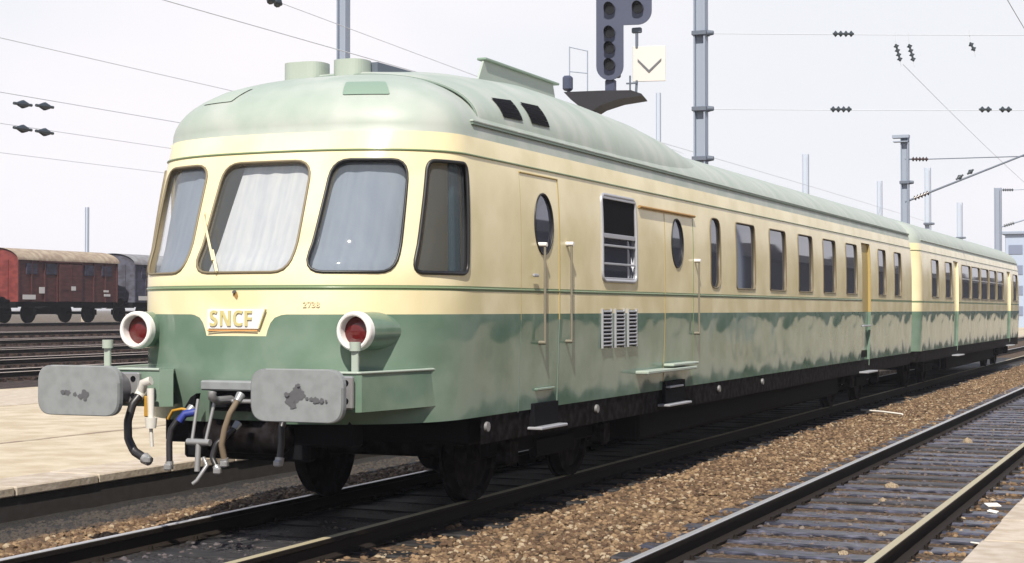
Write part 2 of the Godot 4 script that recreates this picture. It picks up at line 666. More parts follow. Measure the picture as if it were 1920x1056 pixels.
	M.coping2 = grain(mat(lin(0.48, 0.415, 0.345), 0.8), conc, Vector3(0.3, 0.3, 0.3), conc_b, 0.15)
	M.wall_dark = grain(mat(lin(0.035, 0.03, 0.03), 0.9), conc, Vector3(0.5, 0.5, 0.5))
	# wagons
	var wg := noise_tex(0.02, Color(0.82, 0.78, 0.78), Color(1, 1, 1), 0.3, 0.7, 5, 512, 41)
	M.wag_red = grain(mat(lin(0.078, 0.019, 0.018), 0.7), wg, Vector3(0.15, 0.5, 0.15))
	M.wag_red_lit = grain(mat(lin(0.20, 0.036, 0.032), 0.7), wg, Vector3(0.15, 0.3, 0.15))  # wagon red lightened for the sun falling on the end walls
	M.wag_grey = grain(mat(lin(0.085, 0.09, 0.125), 0.7), wg, Vector3(0.15, 0.3, 0.15))
	M.wag_navy = grain(mat(lin(0.05, 0.05, 0.085), 0.7), wg, Vector3(0.15, 0.3, 0.15))
	M.wag_roof = grain(mat(lin(0.36, 0.30, 0.225), 0.8), wg, Vector3(0.2, 0.2, 0.2))
	M.wag_roof_grey = grain(mat(lin(0.24, 0.25, 0.265), 0.8), wg, Vector3(0.2, 0.2, 0.2))
	M.chalk = mat(lin(0.5, 0.48, 0.47), 0.9)
	# line-side
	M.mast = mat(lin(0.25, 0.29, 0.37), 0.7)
	M.mast_hazed = mat(lin(0.42, 0.47, 0.56), 0.8)  # mast grey paled to stand in for distance haze
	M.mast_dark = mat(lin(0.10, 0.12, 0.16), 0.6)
	M.sig = mat(lin(0.045, 0.055, 0.10), 0.5)
	M.sig_lens = mat(lin(0.008, 0.008, 0.012), 0.2)
	M.sig_basket = mat(lin(0.006, 0.006, 0.012), 0.7)
	M.insul = mat(lin(0.035, 0.045, 0.055), 0.35)
	M.insul_brown = mat(lin(0.04, 0.02, 0.02), 0.25)
	M.wire = mat(lin(0.50, 0.53, 0.58), 0.7)
	M.sign_white = mat(lin(0.56, 0.53, 0.51), 0.6)
	M.chev = mat(lin(0.10, 0.11, 0.13), 0.6)
	M.paper = mat(lin(0.75, 0.72, 0.68), 0.9)
	M.stone = grain(mat(lin(0.45, 0.36, 0.25), 0.9), st_t, Vector3(3, 3, 3))
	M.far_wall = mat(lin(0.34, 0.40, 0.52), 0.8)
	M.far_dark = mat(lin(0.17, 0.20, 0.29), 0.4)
	M.hall = grain(mat(lin(0.025, 0.025, 0.03), 0.9), conc, Vector3(0.2, 0.2, 0.2))
	M.hall_roof = mat(lin(0.03, 0.025, 0.025), 0.9)

# ------------------------------------------------------------------ ground, tracks, platforms
const XT := -6.75      # railcar track
const XN := -2.81      # near track
func ground() -> void:
	var g := MB.new()
	# cross-section: under the tracks, the big far field and the yard that rises beyond the left platform
	var prof := [[-900.0, 1.0], [-60.0, 0.92], [-51.0, 0.90], [-25.0, -0.14], [-23.0, -0.24], [-8.0, -0.24], [12.0, -0.24], [900.0, -0.24]]
	for i in prof.size() - 1:
		var a: Array = prof[i]
		var b: Array = prof[i + 1]
		var nn := Vector3(-(b[1] - a[1]), b[0] - a[0], 0).normalized()
		for k in 2:
			var z0 := [60.0, -120.0][k] as float
			var z1 := [-120.0, -1600.0][k] as float
			g.flat(Vector3(a[0], a[1], z0), Vector3(b[0], b[1], z0), Vector3(b[0], b[1], z1), Vector3(a[0], a[1], z1), nn)
	struct("ground", g, M.soil)
	var y := MB.new()
	for k in [[-51.0, 0.904, -25.0, -0.136]]:
		var nn := Vector3(-(k[3] - k[1]), k[2] - k[0], 0).normalized()
		y.flat(Vector3(k[0], k[1], 20), Vector3(k[2], k[3], 20), Vector3(k[2], k[3], -220), Vector3(k[0], k[1], -220), nn)
	y.flat(Vector3(-57.0, 0.924, 20), Vector3(-51.0, 0.904, 20), Vector3(-51.0, 0.904, -220), Vector3(-57.0, 0.924, -220), Vector3.UP)
	struct("yard_ground", y, M.yard)
	# ballast beds with an uneven surface
	var bed := MB.new()
	var f := FastNoiseLite.new()
	f.frequency = 0.9
	f.seed = 4
	uneven(bed, -9.9, -1.42, 6.0, -70.0, f, 0)
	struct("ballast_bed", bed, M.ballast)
	var oil_shade := MB.new()
	strip(oil_shade, XT - 0.71, XT + 0.71, f, 0.012)
	struct("oily_shaded_ballast", oil_shade, M.oily_shaded)  # oil tone with under-train shade painted in
	var dark_strip := MB.new()
	strip(dark_strip, -9.93, -8.85, f, 0.010)
	struct("dark_trackside_strip", dark_strip, M.dark_strip)  # strip of ballast coloured darker beside the left platform
	# loose stones
	scatter_stones()

func bed_h(x: float, f: FastNoiseLite, z: float) -> float:
	var h := -0.175
	for c in [XT, XN]:
		var d := absf(x - c)
		h = maxf(h, -0.165 if d < 1.35 else -0.175)
	if x < -8.7:
		h = lerpf(-0.19, -0.23, clampf((-8.7 - x) / 0.9, 0, 1))
	return h + f.get_noise_2d(x * 2.0, z * 2.0) * 0.018

func uneven(mb: MB, x0: float, x1: float, z0: float, z1: float, f: FastNoiseLite, _k: int) -> void:
	var nx := 42
	var nz := 240
	for i in nx:
		for j in nz:
			var p := []
			for e in [[0, 0], [1, 0], [1, 1], [0, 1]]:
				var x := lerpf(x0, x1, float(i + e[0]) / nx)
				var t: float = pow(float(j + e[1]) / nz, 1.6)
				var z := lerpf(z0, z1, t)
				p.append(Vector3(x, bed_h(x, f, z), z))
			var n1: Vector3 = (p[2] - p[0]).cross(p[1] - p[3]).normalized()
			if n1.y < 0: n1 = -n1
			mb.flat(p[0], p[1], p[2], p[3], n1)
	# far part, plain
	mb.flat(Vector3(x0, -0.18, z1), Vector3(x1, -0.18, z1), Vector3(x1, -0.18, -600), Vector3(x0, -0.18, -600), Vector3.UP)

func strip(mb: MB, x0: float, x1: float, f: FastNoiseLite, up: float) -> void:
	for i in 8:
		for j in 160:
			var p := []
			for e in [[0, 0], [1, 0], [1, 1], [0, 1]]:
				var x := lerpf(x0, x1, float(i + e[0]) / 8.0)
				var z := lerpf(5.9, -60.0, pow(float(j + e[1]) / 160.0, 1.5))
				p.append(Vector3(x, bed_h(x, f, z) + up, z))
			var nn: Vector3 = (p[2] - p[0]).cross(p[1] - p[3]).normalized()
			if nn.y < 0: nn = -nn
			mb.flat(p[0], p[1], p[2], p[3], nn)

func stone_mesh(sd: int) -> ArrayMesh:
	var r := RandomNumberGenerator.new()
	r.seed = sd
	var pts := []
	var rings := [[1.0, 0.0, 1], [0.45, 0.8, 5], [-0.35, 0.95, 5], [-0.9, 0.0, 1]]
	var mb := MB.new()
	for q in rings:
		var row := []
		for k in q[2]:
			var a: float = TAU * k / q[2] + q[0]
			var rad: float = q[1] * r.randf_range(0.75, 1.15)
			row.append(Vector3(cos(a) * rad * 0.62, q[0] * r.randf_range(0.8, 1.1) * 0.42, sin(a) * rad * 0.5))
		pts.append(row)
	for i in 5:
		var j := (i + 1) % 5
		for t in [[pts[0][0], pts[1][i], pts[1][j]], [pts[1][i], pts[2][i], pts[2][j]], [pts[1][i], pts[2][j], pts[1][j]], [pts[3][0], pts[2][i], pts[2][j]]]:
			var nn: Vector3 = (t[1] - t[0]).cross(t[2] - t[0]).normalized()
			if nn.dot(t[0] + t[1] + t[2]) < 0: nn = -nn
			mb.tri(t[0], t[1], t[2], nn, nn, nn)
	return mb.mesh(Vector3.ZERO)

func scatter_stones() -> void:
	var f := FastNoiseLite.new()
	f.frequency = 0.9
	f.seed = 4
	var tone := FastNoiseLite.new()
	tone.frequency = 0.35
	tone.seed = 9
	var stm := mat(Color.WHITE, 0.9)
	stm.vertex_color_use_as_albedo = true
	for variant in 3:
		var xf := []
		var col := []
		var want := 25000
		var tries := 0
		while xf.size() < want and tries < want * 4:
			tries += 1
			var t := rng.randf()
			var z := -5.5 - 58.0 * t * t * 0.9 - 6.0 * t
			var x := rng.randf_range(-9.6, -1.45)
			if x < -5.7 and x > -8.2 and z < -13.0:
				continue
			# keep off the rails and the sleepers
			var skip := false
			for c in [XT, XN]:
				var d := absf(x - c)
				if absf(d - 0.75) < 0.09:
					skip = true
				var zz := fposmod(z + 0.02, 0.6)
				if d < 1.25 and absf(zz - 0.3) < 0.15 and rng.randf() < 0.93:
					skip = true
				if d < 0.66 and rng.randf() < 0.62:
					skip = true
			if skip:
				continue
			var s := rng.randf_range(0.024, 0.053)
			var b := Basis.from_euler(Vector3(rng.randf_range(-0.5, 0.5), rng.randf() * TAU, rng.randf_range(-0.5, 0.5))).scaled(Vector3(s, s * rng.randf_range(0.7, 1.1), s) * 1.25)
			xf.append(Transform3D(b, Vector3(x, bed_h(x, f, z) + s * 0.12, z)))
			var k := rng.randf()
			var c0 := Color(0.075, 0.042, 0.022)
			var c1 := Color(0.27, 0.18, 0.10)
			var cc := c0.lerp(c1, k * k * 0.9 + 0.08 * tone.get_noise_2d(x, z))
			if rng.randf() < 0.07:
				cc = Color(0.30, 0.235, 0.16)
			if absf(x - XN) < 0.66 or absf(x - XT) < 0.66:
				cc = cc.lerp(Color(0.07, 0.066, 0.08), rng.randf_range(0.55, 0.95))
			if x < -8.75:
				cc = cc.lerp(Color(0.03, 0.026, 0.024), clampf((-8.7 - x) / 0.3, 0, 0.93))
			col.append(cc)
		var mm := MultiMesh.new()
		mm.transform_format = MultiMesh.TRANSFORM_3D
		mm.use_colors = true
		mm.mesh = stone_mesh(100 + variant)
		mm.instance_count = xf.size()
		for i in xf.size():
			mm.set_instance_transform(i, xf[i])
			mm.set_instance_color(i, col[i])
		var o := MultiMeshInstance3D.new()
		o.multimesh = mm
		o.material_override = stm
		o.name = numbered("ballast_stones")
		o.set_meta("kind", "stuff")
		o.set_meta("label", "brown crushed ballast stones lying between and beside the tracks")
		o.set_meta("category", "ballast")
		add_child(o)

func rail_body(mb: MB, x: float, y: float, z0: float, z1: float) -> void:
	# foot, web and head in cross-section
	var p := PackedVector2Array([Vector2(-0.07, -0.15), Vector2(0.07, -0.15), Vector2(0.07, -0.138), Vector2(0.012, -0.12), Vector2(0.010, -0.045), Vector2(0.036, -0.034), Vector2(0.036, -0.006), Vector2(0.03, -0.001), Vector2(-0.03, -0.001), Vector2(-0.036, -0.006), Vector2(-0.036, -0.034), Vector2(-0.010, -0.045), Vector2(-0.012, -0.12), Vector2(-0.07, -0.138)])
	mb.prism(p, Vector3(x, y, z0), Vector3.RIGHT, Vector3.UP, Vector3(0, 0, z1 - z0))

func tracks() -> void:
	var defs := [[XT, "railway track under the cream and green railcar, its rails bright at the left", 6.0, -230.0, "rail_top"], [XN, "empty near track with blue-grey sleepers beside the right platform edge", 6.0, -230.0, "rail_top"]]
	for d in defs:
		var x: float = d[0]
		var t := thing("railway_track", d[1], "railway track", Vector3(x, -0.2, -20), "main tracks")
		for s in [-1, 1]:
			var mb := MB.new()
			rail_body(mb, x + s * 0.753, 0.0, d[2], d[3])
			var r := part("rail", mb, M.rail_side, t)
			var h := MB.new()
			h.prism(PackedVector2Array([Vector2(-0.034, -0.02), Vector2(0.033, -0.02), Vector2(0.033, -0.004), Vector2(0.025, 0.0035), Vector2(-0.026, 0.0035), Vector2(-0.037, -0.004)]), Vector3(x + s * 0.753, 0.0, d[2] - 0.01), Vector3.RIGHT, Vector3.UP, Vector3(0, 0, d[3] - d[2] - 0.02))
			part("rail_head", h, M.rail_top_old if (x == XT and s == 1) or (x == XN and s == 1) else M.rail_top, r)
		# sleepers
		var variants := []
		for k in 3:
			var sm := MB.new()
			sm.box(Vector3.ZERO, Vector3(2.5 + 0.04 * k, 0.14, 0.25), 0.012)
			variants.append(sm.mesh(Vector3.ZERO))
		for i in 100:
			var z := 0.3 + 0.28 - 0.6 * i - 4.8 + 0.02 * rng.randf_range(-1, 1)
			var o := part_at("sleeper", variants[i % 3], ([M.sleeper, M.sleeper2, M.sleeper3][rng.randi() % 3] if x == XN else M.sleeper_oily_shaded), t, Vector3(x + rng.randf_range(-0.03, 0.03), -0.213 + rng.randf_range(-0.004, 0.006), z))
			o.rotation.y = rng.randf_range(-0.012, 0.012)
		# chairs and bolts holding the rails
		var ch := MB.new()
		for i in 60:
			var z := 0.58 - 0.6 * i - 4.8
			for s in [-1, 1]:
				ch.box(Vector3(x + s * 0.753, -0.148, z), Vector3(0.30, 0.02, 0.16), 0.004)
				for k in [-1, 1]:
					ch.cone(Vector3(x + s * 0.753 + k * 0.11, -0.14, z + 0.03 * k), Vector3(x + s * 0.753 + k * 0.11, -0.108, z + 0.03 * k), 0.02, 0.016, 6)
		var cp := part("rail_fastenings", ch, M.rail_side, t)
		cp.set_meta("kind", "stuff")
	# yard tracks beyond the left platform
	var ydefs := [[-28.1, "yard track nearest the left platform"], [-31.7, "second yard track from the left platform"], [-35.5, "third yard track from the left platform"], [-39.9, "fourth yard track from the left platform"], [-44.4, "yard track just in front of the wagons' track"], [-52.1, "yard track that the red goods wagons stand on"]]
	for d in ydefs:
		var x: float = d[0]
		var t := thing("yard_track", d[1], "railway track", Vector3(x, yard_h(x), -40), "yard tracks")
		for s in [-1, 1]:
			var xr: float = x + s * 0.753
			var mb := MB.new()
			rail_body(mb, xr, yard_h(x) + 0.16, 20, -200)
			var r := part("rail", mb, M.rail_side, t)
			var h := MB.new()
			h.prism(PackedVector2Array([Vector2(-0.034, -0.03), Vector2(0.034, -0.03), Vector2(0.034, 0.0035), Vector2(-0.034, 0.0035)]), Vector3(xr, yard_h(x) + 0.16, 20 - 0.02), Vector3.RIGHT, Vector3.UP, Vector3(0, 0, -219.9))
			part("rail_head", h, M.rail_yard, r)
		var sm := MB.new()
		for i in 300:
			sm.box(Vector3(x, yard_h(x) - 0.02, 0.0 - 0.62 * i), Vector3(2.5, 0.1, 0.24))
		var sp := part("sleeper_row", sm, M.yard, t)
		sp.set_meta("kind", "stuff")

func yard_h(x: float) -> float:
	if x < -51.0:
		return 0.90
	return lerpf(-0.14, 0.90, clampf((-25.0 - x) / 26.0, 0, 1))

func platforms() -> void:
	# left island platform
	var p := MB.new()
	p.box(Vector3(-16.72, -0.112, -72), Vector3(12.36, 0.324, 176), 0.0)
	var lp := struct("left_platform", p, M.platform)
	var w := MB.new()
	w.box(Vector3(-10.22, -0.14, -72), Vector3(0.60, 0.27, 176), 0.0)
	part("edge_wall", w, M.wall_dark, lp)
	var cm := []
	for k in 3:
		var c := MB.new()
		c.box(Vector3.ZERO, Vector3(0.62, 0.09, 1.19 - 0.004 * k), 0.012)
		cm.append(c.mesh(Vector3.ZERO))
	for i in 44:
		part_at("coping_stone", cm[i % 3], [M.coping, M.coping2][rng.randi() % 2], lp, Vector3(-10.205 + rng.randf_range(-0.006, 0.006), 0.046 + rng.randf_range(-0.003, 0.003), 1.0 - 1.2 * i))
	var rest := MB.new()
	rest.box(Vector3(-10.205, 0.046, -106), Vector3(0.62, 0.09, 108), 0.01)
	part("far_coping", rest, M.coping, lp)
	# gutter line running along the platform
	var gl := MB.new()
	gl.box(Vector3(-13.6, 0.052, -72), Vector3(0.10, 0.006, 176))
	part("joint_strip", gl, M.wag_roof, lp)
	var w2 := MB.new()
	w2.box(Vector3(-20.6, 0.053, -72), Vector3(3.6, 0.006, 176))
	part("pale_strip", w2, M.coping2, lp)
	# right platform, where the picture is taken from
	var q := MB.new()
	q.box(Vector3(5.7, -0.112, -72), Vector3(13.0, 0.324, 176))
	var rp := struct("right_platform", q, M.platform)
	for i in 40:
		part_at("coping_stone", cm[i % 3], [M.coping, M.coping2][rng.randi() % 2], rp, Vector3(-1.105 + rng.randf_range(-0.006, 0.006), 0.046, 1.0 - 1.2 * i))
	var r2 := MB.new()
	r2.box(Vector3(-1.105, 0.046, -104), Vector3(0.62, 0.09, 112), 0.01)
	part("far_coping", r2, M.coping, rp)
	var w3 := MB.new()
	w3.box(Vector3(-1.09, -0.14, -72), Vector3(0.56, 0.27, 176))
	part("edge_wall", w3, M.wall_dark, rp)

# ------------------------------------------------------------------ railcar
func railcar() -> void:
	var car := Car.new()
	car.setup()
	var t := thing("railcar", "cream and green diesel railcar with rounded five-window front and red lamps", "railcar", Vector3(car.xc, 0, -21.5))
	var L := car.Ln
	var U := func(z: float) -> float: return car.u_of_z(z)
	var uend: float = car.u_of_z(car.zend)
	# --- openings (u along the wall, v up)
	var w_mid := rquad([Vector2(-0.44, 1.985), Vector2(0.43, 1.985), Vector2(0.405, 2.865), Vector2(-0.405, 2.865)], 0.15)
	var a0 := car.u_of_x(0.555)
	var a1 := car.u_of_x(1.125)
	var w_right := rquad([Vector2(a0 - 0.02, 1.985), Vector2(a1 + 0.02, 1.985), Vector2(a1, 2.865), Vector2(a0 + 0.02, 2.865)], 0.15)
	var w_left := mirrored(w_right)
	var b0 := car.u_of_x(1.235)
	var w_corner := rquad([Vector2(b0 - 0.02, 1.985), Vector2(L - 0.10, 1.985), Vector2(L - 0.12, 2.865), Vector2(b0 + 0.01, 2.865)], 0.09)
	var w_corner_l := mirrored(w_corner)
	var o1 := oval(U.call(-13.16), 2.46, 0.215, 0.27)
	var o2 := oval(U.call(-17.11), 2.44, 0.215, 0.27)
	var wd := rrect(U.call(-14.66), U.call(-15.68), 1.985, 2.83, 0.09)
	var narrow := rrect(U.call(-18.42), U.call(-18.86), 1.965, 2.80, 0.16)
	var wins := []
	for z in [-20.04, -21.74, -23.43, -25.09, -26.83, -29.62, -31.28]:
		var hw := 0.47 if z > -27 else 0.385
		wins.append(rrect(U.call(z + hw), U.call(z - hw), 1.965, 2.80, 0.08))
	# door recesses (near side)
	var d1 := rrect(U.call(-12.66), U.call(-13.52), 0.86, 2.885, 0.05)
	var d2 := rrect(U.call(-27.74), U.call(-28.52), 0.72, 2.86, 0.04)
	var all_cream := [w_mid, w_right, w_left, w_corner, w_corner_l, o1, o2, wd, narrow, d2]
	all_cream.append_array(wins)
	# --- painted bands
	var notch := PackedVector2Array()
	var half := [[0.0, 1.500], [0.27, 1.500], [0.282, 1.545], [0.305, 1.60], [0.34, 1.64], [0.395, 1.66], [0.46, 1.668]]
	for q in half:
		notch.append(Vector2(q[0] - 0.025, q[1]))
	for i in range(half.size() - 1, 0, -1):
		notch.append(Vector2(-half[i][0] - 0.025, half[i][1]))
	notch.remove_at(0)
	var fill := PackedVector2Array(notch)
	var V0 := 0.83
	var VB := 1.665
	var VS0 := 1.848
	var VS1 := 1.888
	var VR := 3.1
	var mb := MB.new()
	patch(mb, car, -uend, uend, V0, VB, [notch, d2])
	part("lower_panel", mb, M.green, t)
	mb = MB.new()
	patch(mb, car, -0.52, 0.5, 1.49, VB, [], fill)
	patch(mb, car, -uend, uend, VB, VS0, [d2])
	patch(mb, car, -uend, uend, VS1, VR, all_cream)
	part("upper_panel", mb, M.cream, t)
	mb = MB.new()
	patch(mb, car, -uend, uend, VS0, VS1, [d2])
	moulding(mb, car, -uend, U.call(-27.7), (VS0 + VS1) * 0.5, 0.010, -0.002)
	part("waist_stripe", mb, M.stripe, t)
	mb = MB.new()
	patch(mb, car, -uend, uend, VR, VR + 0.95, [], PackedVector2Array(), 0.0, 0.0, 0.07, 0.4, 0.06)
	var roof := part("roof", mb, M.roof, t)
	mb = MB.new()
	patch(mb, car, U.call(-11.9), uend, 0.60, V0, [], PackedVector2Array(), -0.012, 0.0, 0.06, 0.4)
	patch(mb, car, -uend, U.call(-11.9) * -1.0, 0.60, V0, [], PackedVector2Array(), -0.012, 0.0, 0.06, 0.4)
	part("sole_bar", mb, M.sole, t)
	# drip moulding and roof gutter
	mb = MB.new()
	moulding(mb, car, -uend, uend, 2.945, 0.009, 0.004)
	part("drip_moulding", mb, M.stripe, t)
	mb = MB.new()
	var gv := 3.1 + 0.95 * asin(0.135 / 0.63) * 2.0 / PI
	var gp := []
	var gin := []
	for u in grid_steps(U.call(-11.75), uend, 0.1, 1.0, L):
		gp.append(car.S(u, gv) + Vector3(0.012, 0.0, 0))
	for i in gp.size() - 1:
		var a: Vector3 = gp[i]
		var b: Vector3 = gp[i + 1]
		mb.box((a + b) * 0.5, Vector3(0.036, 0.02, a.distance_to(b) + 0.001), 0.006)
	part("gutter", mb, M.roof, roof)
	mb = MB.new()
	for i in gp.size() - 1:
		var a: Vector3 = gp[i] + Vector3(0.004, -0.022, 0)
		var b: Vector3 = gp[i + 1] + Vector3(0.004, -0.022, 0)
		mb.box((a + b) * 0.5, Vector3(0.03, 0.016, a.distance_to(b)))
	part("gutter_shade", mb, M.seam, roof)  # dark strip stands in for the shade under the gutter
	# rear wall, floor, cab bulkhead
	mb = MB.new()
	mb.box(Vector3(car.xc, 1.85, car.zend + 0.05), Vector3(2.66, 2.5, 0.08))
	part("end_wall", mb, M.cream, t)
	mb = MB.new()
	mb.box(Vector3(car.xc, 0.93, -22.25), Vector3(2.66, 0.12, 21.1))
	mb.box(Vector3(car.xc, 0.93, -11.3), Vector3(1.7, 0.12, 0.78))
	part("floor", mb, M.sole, t)
	mb = MB.new()
	mb.box(Vector3(car.xc - 0.05, 2.05, -12.45), Vector3(2.5, 2.1, 0.05))
	mb.box(Vector3(car.xc - 1.27, 2.05, -11.9), Vector3(0.04, 2.1, 1.1))
	mb.box(Vector3(car.xc, 3.06, -11.9), Vector3(2.4, 0.03, 1.2))
	part("cab_bulkhead", mb, M.cab_tan, t)
	mb = MB.new()
	for k in 5:
		mb.cone(Vector3(car.xc + 1.29, 1.9, -11.50 - 0.02 * k), Vector3(car.xc + 1.27, 2.92, -11.51 - 0.02 * k), 0.036, 0.03, 8)
	part("cab_curtain", mb, M.cab_dark, t)
	mb = MB.new()
	mb.box(Vector3(car.xc + 0.1, 1.45, -11.1), Vector3(1.5, 0.9, 0.45), 0.03)
	mb.cone(Vector3(car.xc + 0.72, 1.9, -11.1), Vector3(car.xc + 0.72, 2.1, -11.22), 0.02, 0.02, 8)
	var whl := []
	for i in 20:
		whl.append(Vector3(car.xc + 0.72, 2.1, -11.24) + Vector3(cos(TAU * i / 20) * 0.20, sin(TAU * i / 20) * 0.07, sin(TAU * i / 20) * 0.18))
	mb.tube(whl, 0.018, 6, true)
	part("driving_desk", mb, M.cab_dark, t)
	# --- windows of the cab
	car_window(car, t, w_mid, M.cream_seal, M.glass, 0.05, 0.03, 0.011, "wide middle front window with a wiper")
	car_window(car, t, w_right, M.rubber, M.glass, 0.05, 0.03, 0.012, "front window right of the middle with bluish blind")
	car_window(car, t, w_left, M.cream_seal, M.glass, 0.05, 0.03, 0.011)
	car_window(car, t, w_corner, M.rubber, M.cab_glass, 0.06, 0.03, 0.016, "corner window with dark curtain")
	car_window(car, t, w_corner_l, M.cream_seal, M.glass)
	# blinds behind the front panes
	var shrink := func(p: PackedVector2Array, du0: float, du1: float) -> PackedVector2Array:
		var bb := bounds(p)
		return PackedVector2Array([Vector2(bb.position.x + du0 - 0.05, bb.position.y - 0.06), Vector2(bb.end.x + 0.06 - du1, bb.position.y - 0.06), Vector2(bb.end.x + 0.05 - du1, bb.end.y + 0.13), Vector2(bb.position.x + du0 + 0.07, bb.end.y + 0.13)])
	var bl := [[w_mid, 0.10, 0.0, M.blind_white], [w_right, 0.0, 0.0, M.blind_blue], [w_left, 0.0, 0.0, M.blind_blue]]
	for q in bl:
		mb = MB.new()
		var sp: PackedVector2Array = shrink.call(q[0], q[1], q[2])
		var bb := bounds(sp)
		patch(mb, car, bb.position.x, bb.end.x, bb.position.y, bb.end.y, [], sp, -0.09, 0.005, 0.025, 0.025, 0.1)
		part("window_blind", mb, q[3], t)
	# --- side windows
	for q in [o1, o2]:
		car_window(car, t, q, M.rubber, M.dark_glass, 0.03, 0.012, 0.009, "oval door window")
	car_window(car, t, narrow, M.cream_seal, M.dark_glass, 0.035, 0.02, 0.009, "narrow round-ended window")
	for q in wins:
		car_window(car, t, q, M.cream_seal, M.dark_glass, 0.035, 0.02, 0.009)
	# service window, its upper half dropped open
	var ww := car_window(car, t, wd, M.alu, M.dark_glass, 0.05, 0.035, 0.02, "tall aluminium-framed window divided by bars")
	mb = MB.new()
	var xs := car.xc + 1.385
	mb.box(Vector3(xs - 0.002, 2.62, -15.17), Vector3(0.012, 0.34, 0.96))
	part("open_top", mb, M.black, ww)
	for q in [[2.43, 0.045], [2.335, 0.022], [2.155, 0.02], [2.005, 0.03], [2.80, 0.022]]:
		mb = MB.new()
		mb.box(Vector3(xs + 0.008, q[0], -15.17), Vector3(0.02, q[1], 0.98), 0.004)
		part("window_bar", mb, M.alu, ww)
	# --- cab side door: edge lines coloured as recess shade, seam, handrails, steps
	mb = MB.new()
	var lows := []
	for q in [[-13.53, 0.82, 2.88], [-12.64, 0.82, 2.88]]:
		var pp := []
		for k in 14:
			var v := lerpf(q[1], q[2], k / 13.0)
			pp.append(car.S(U.call(q[0]), v) + Vector3(-0.002, 0, 0))
		mb.tube(pp.slice(5), 0.010 if q[0] < -13 else 0.004, 6)
		var low := MB.new()
		low.tube(pp.slice(0, 6), 0.009 if q[0] < -13 else 0.004, 6)
		lows.append(low)
	var tp := []
	for k in 8:
		var z := lerpf(-12.64, -13.53, k / 7.0)
		tp.append(car.S(U.call(z), 2.885) + Vector3(0.002, 0, 0))
	mb.tube(tp, 0.008, 6)
	var door := part("cab_door", mb, M.olive, t, "side door frame with oval window")
	for low in lows:
		part("lower_edge", low, M.seam, door)
	var knob := MB.new()
	knob.box(car.S(U.call(-12.9), 2.0) + Vector3(0.03, 0, 0), Vector3(0.02, 0.03, 0.12), 0.008)
	part("handle", knob, M.alu, door)
	for q in [[-13.06, 1.40, 2.27], [-13.71, 1.40, 2.30], [-17.78, 1.42, 2.26]]:
		mb = MB.new()
		var bx := car.xc + 1.40
		mb.cone(Vector3(bx + 0.05, q[1], q[0]), Vector3(bx + 0.05, q[2], q[0]), 0.012, 0.012, 8)
		for y in [q[1] + 0.01, q[2]]:
			mb.cone(Vector3(bx - 0.02, y, q[0]), Vector3(bx + 0.06, y, q[0]), 0.018, 0.018, 8)
		var hr := part("handrail", mb, M.rail_iron, t)
		mb = MB.new()
		mb.cone(Vector3(bx - 0.01, q[2] + 0.005, q[0]), Vector3(bx + 0.07, q[2] + 0.005, q[0]), 0.022, 0.020, 10)
		part("handrail_end", mb, M.white, hr)
	mb = MB.new()
	mb.box(Vector3(car.xc + 1.375, 1.0, -13.2), Vector3(0.06, 0.025, 0.42), 0.006)
	part("footstep", mb, M.green, t)
	mb = MB.new()
	mb.box(Vector3(car.xc + 1.36, 0.78, -13.2), Vector3(0.10, 0.20, 0.56))
	part("step_recess", mb, M.black, t)
	mb = MB.new()
	mb.box(Vector3(car.xc + 1.40, 0.665, -13.2), Vector3(0.18, 0.025, 0.62), 0.006)
	part("step_plate", mb, M.alu, t)
	# louvres under the service window
	for k in 3:
		var z0 := -14.78 - 0.38 * k
		mb = MB.new()
		mb.box(Vector3(car.xc + 1.395, 1.515, z0), Vector3(0.012, 0.37, 0.25))
		var lv := part("louvre", mb, M.black, t)
		mb = MB.new()
		for i in 10:
			mb.box(Vector3(car.xc + 1.408, 1.35 + 0.037 * i, z0), Vector3(0.02, 0.016, 0.24), 0.003, Basis(Vector3.FORWARD, 0.5))
		for s in [-1, 1]:
			mb.box(Vector3(car.xc + 1.407, 1.515, z0 + s * 0.13), Vector3(0.022, 0.39, 0.02), 0.003)
		part("slats", mb, M.alu, lv)
	# sliding door: top rail, door edge, ledge, step
	mb = MB.new()
	var rail := []
	for k in 8:
		rail.append(car.S(U.call(lerpf(-15.78, -17.75, k / 7.0)), 2.772) + Vector3(0.02, 0, 0))
	mb.tube(rail, 0.016, 6)
	part("door_rail", mb, M.rust, t)
	for z in [-16.66, -17.72]:
		mb = MB.new()
		var pp := []
		for k in 16:
			pp.append(car.S(U.call(z), lerpf(0.9, 2.75, k / 15.0)) + Vector3(-0.003, 0, 0))
		mb.tube(pp, 0.008, 6)
		part("door_edge", mb, M.stripe if z < -17 else M.olive, t)
	mb = MB.new()
	mb.box(Vector3(car.xc + 1.43, 1.05, -16.6), Vector3(0.18, 0.035, 1.75), 0.008)
	mb.box(Vector3(car.xc + 1.45, 1.10, -17.1), Vector3(0.12, 0.03, 0.95), 0.008)
	part("door_ledge", mb, M.pale_green, t)
	mb = MB.new()
	mb.box(Vector3(car.xc + 1.36, 0.80, -17.0), Vector3(0.10, 0.24, 0.72))
	part("step_recess", mb, M.black, t)
	mb = MB.new()
	mb.box(Vector3(car.xc + 1.40, 0.665, -16.95), Vector3(0.18, 0.025, 0.82), 0.006)
	mb.box(Vector3(car.xc + 1.40, 0.86, -16.9), Vector3(0.12, 0.02, 0.5), 0.006)
	part("step_plate", mb, M.alu, t)
	# folding door recess at the rear
	mb = MB.new()
	patch(mb, car, U.call(-27.7), U.call(-28.56), 1.665, 2.9, [], PackedVector2Array(), -0.05)
	part("folding_door", mb, M.olive, t)
	mb = MB.new()
	patch(mb, car, U.call(-27.7), U.call(-28.56), 0.68, 1.665, [], PackedVector2Array(), -0.05)
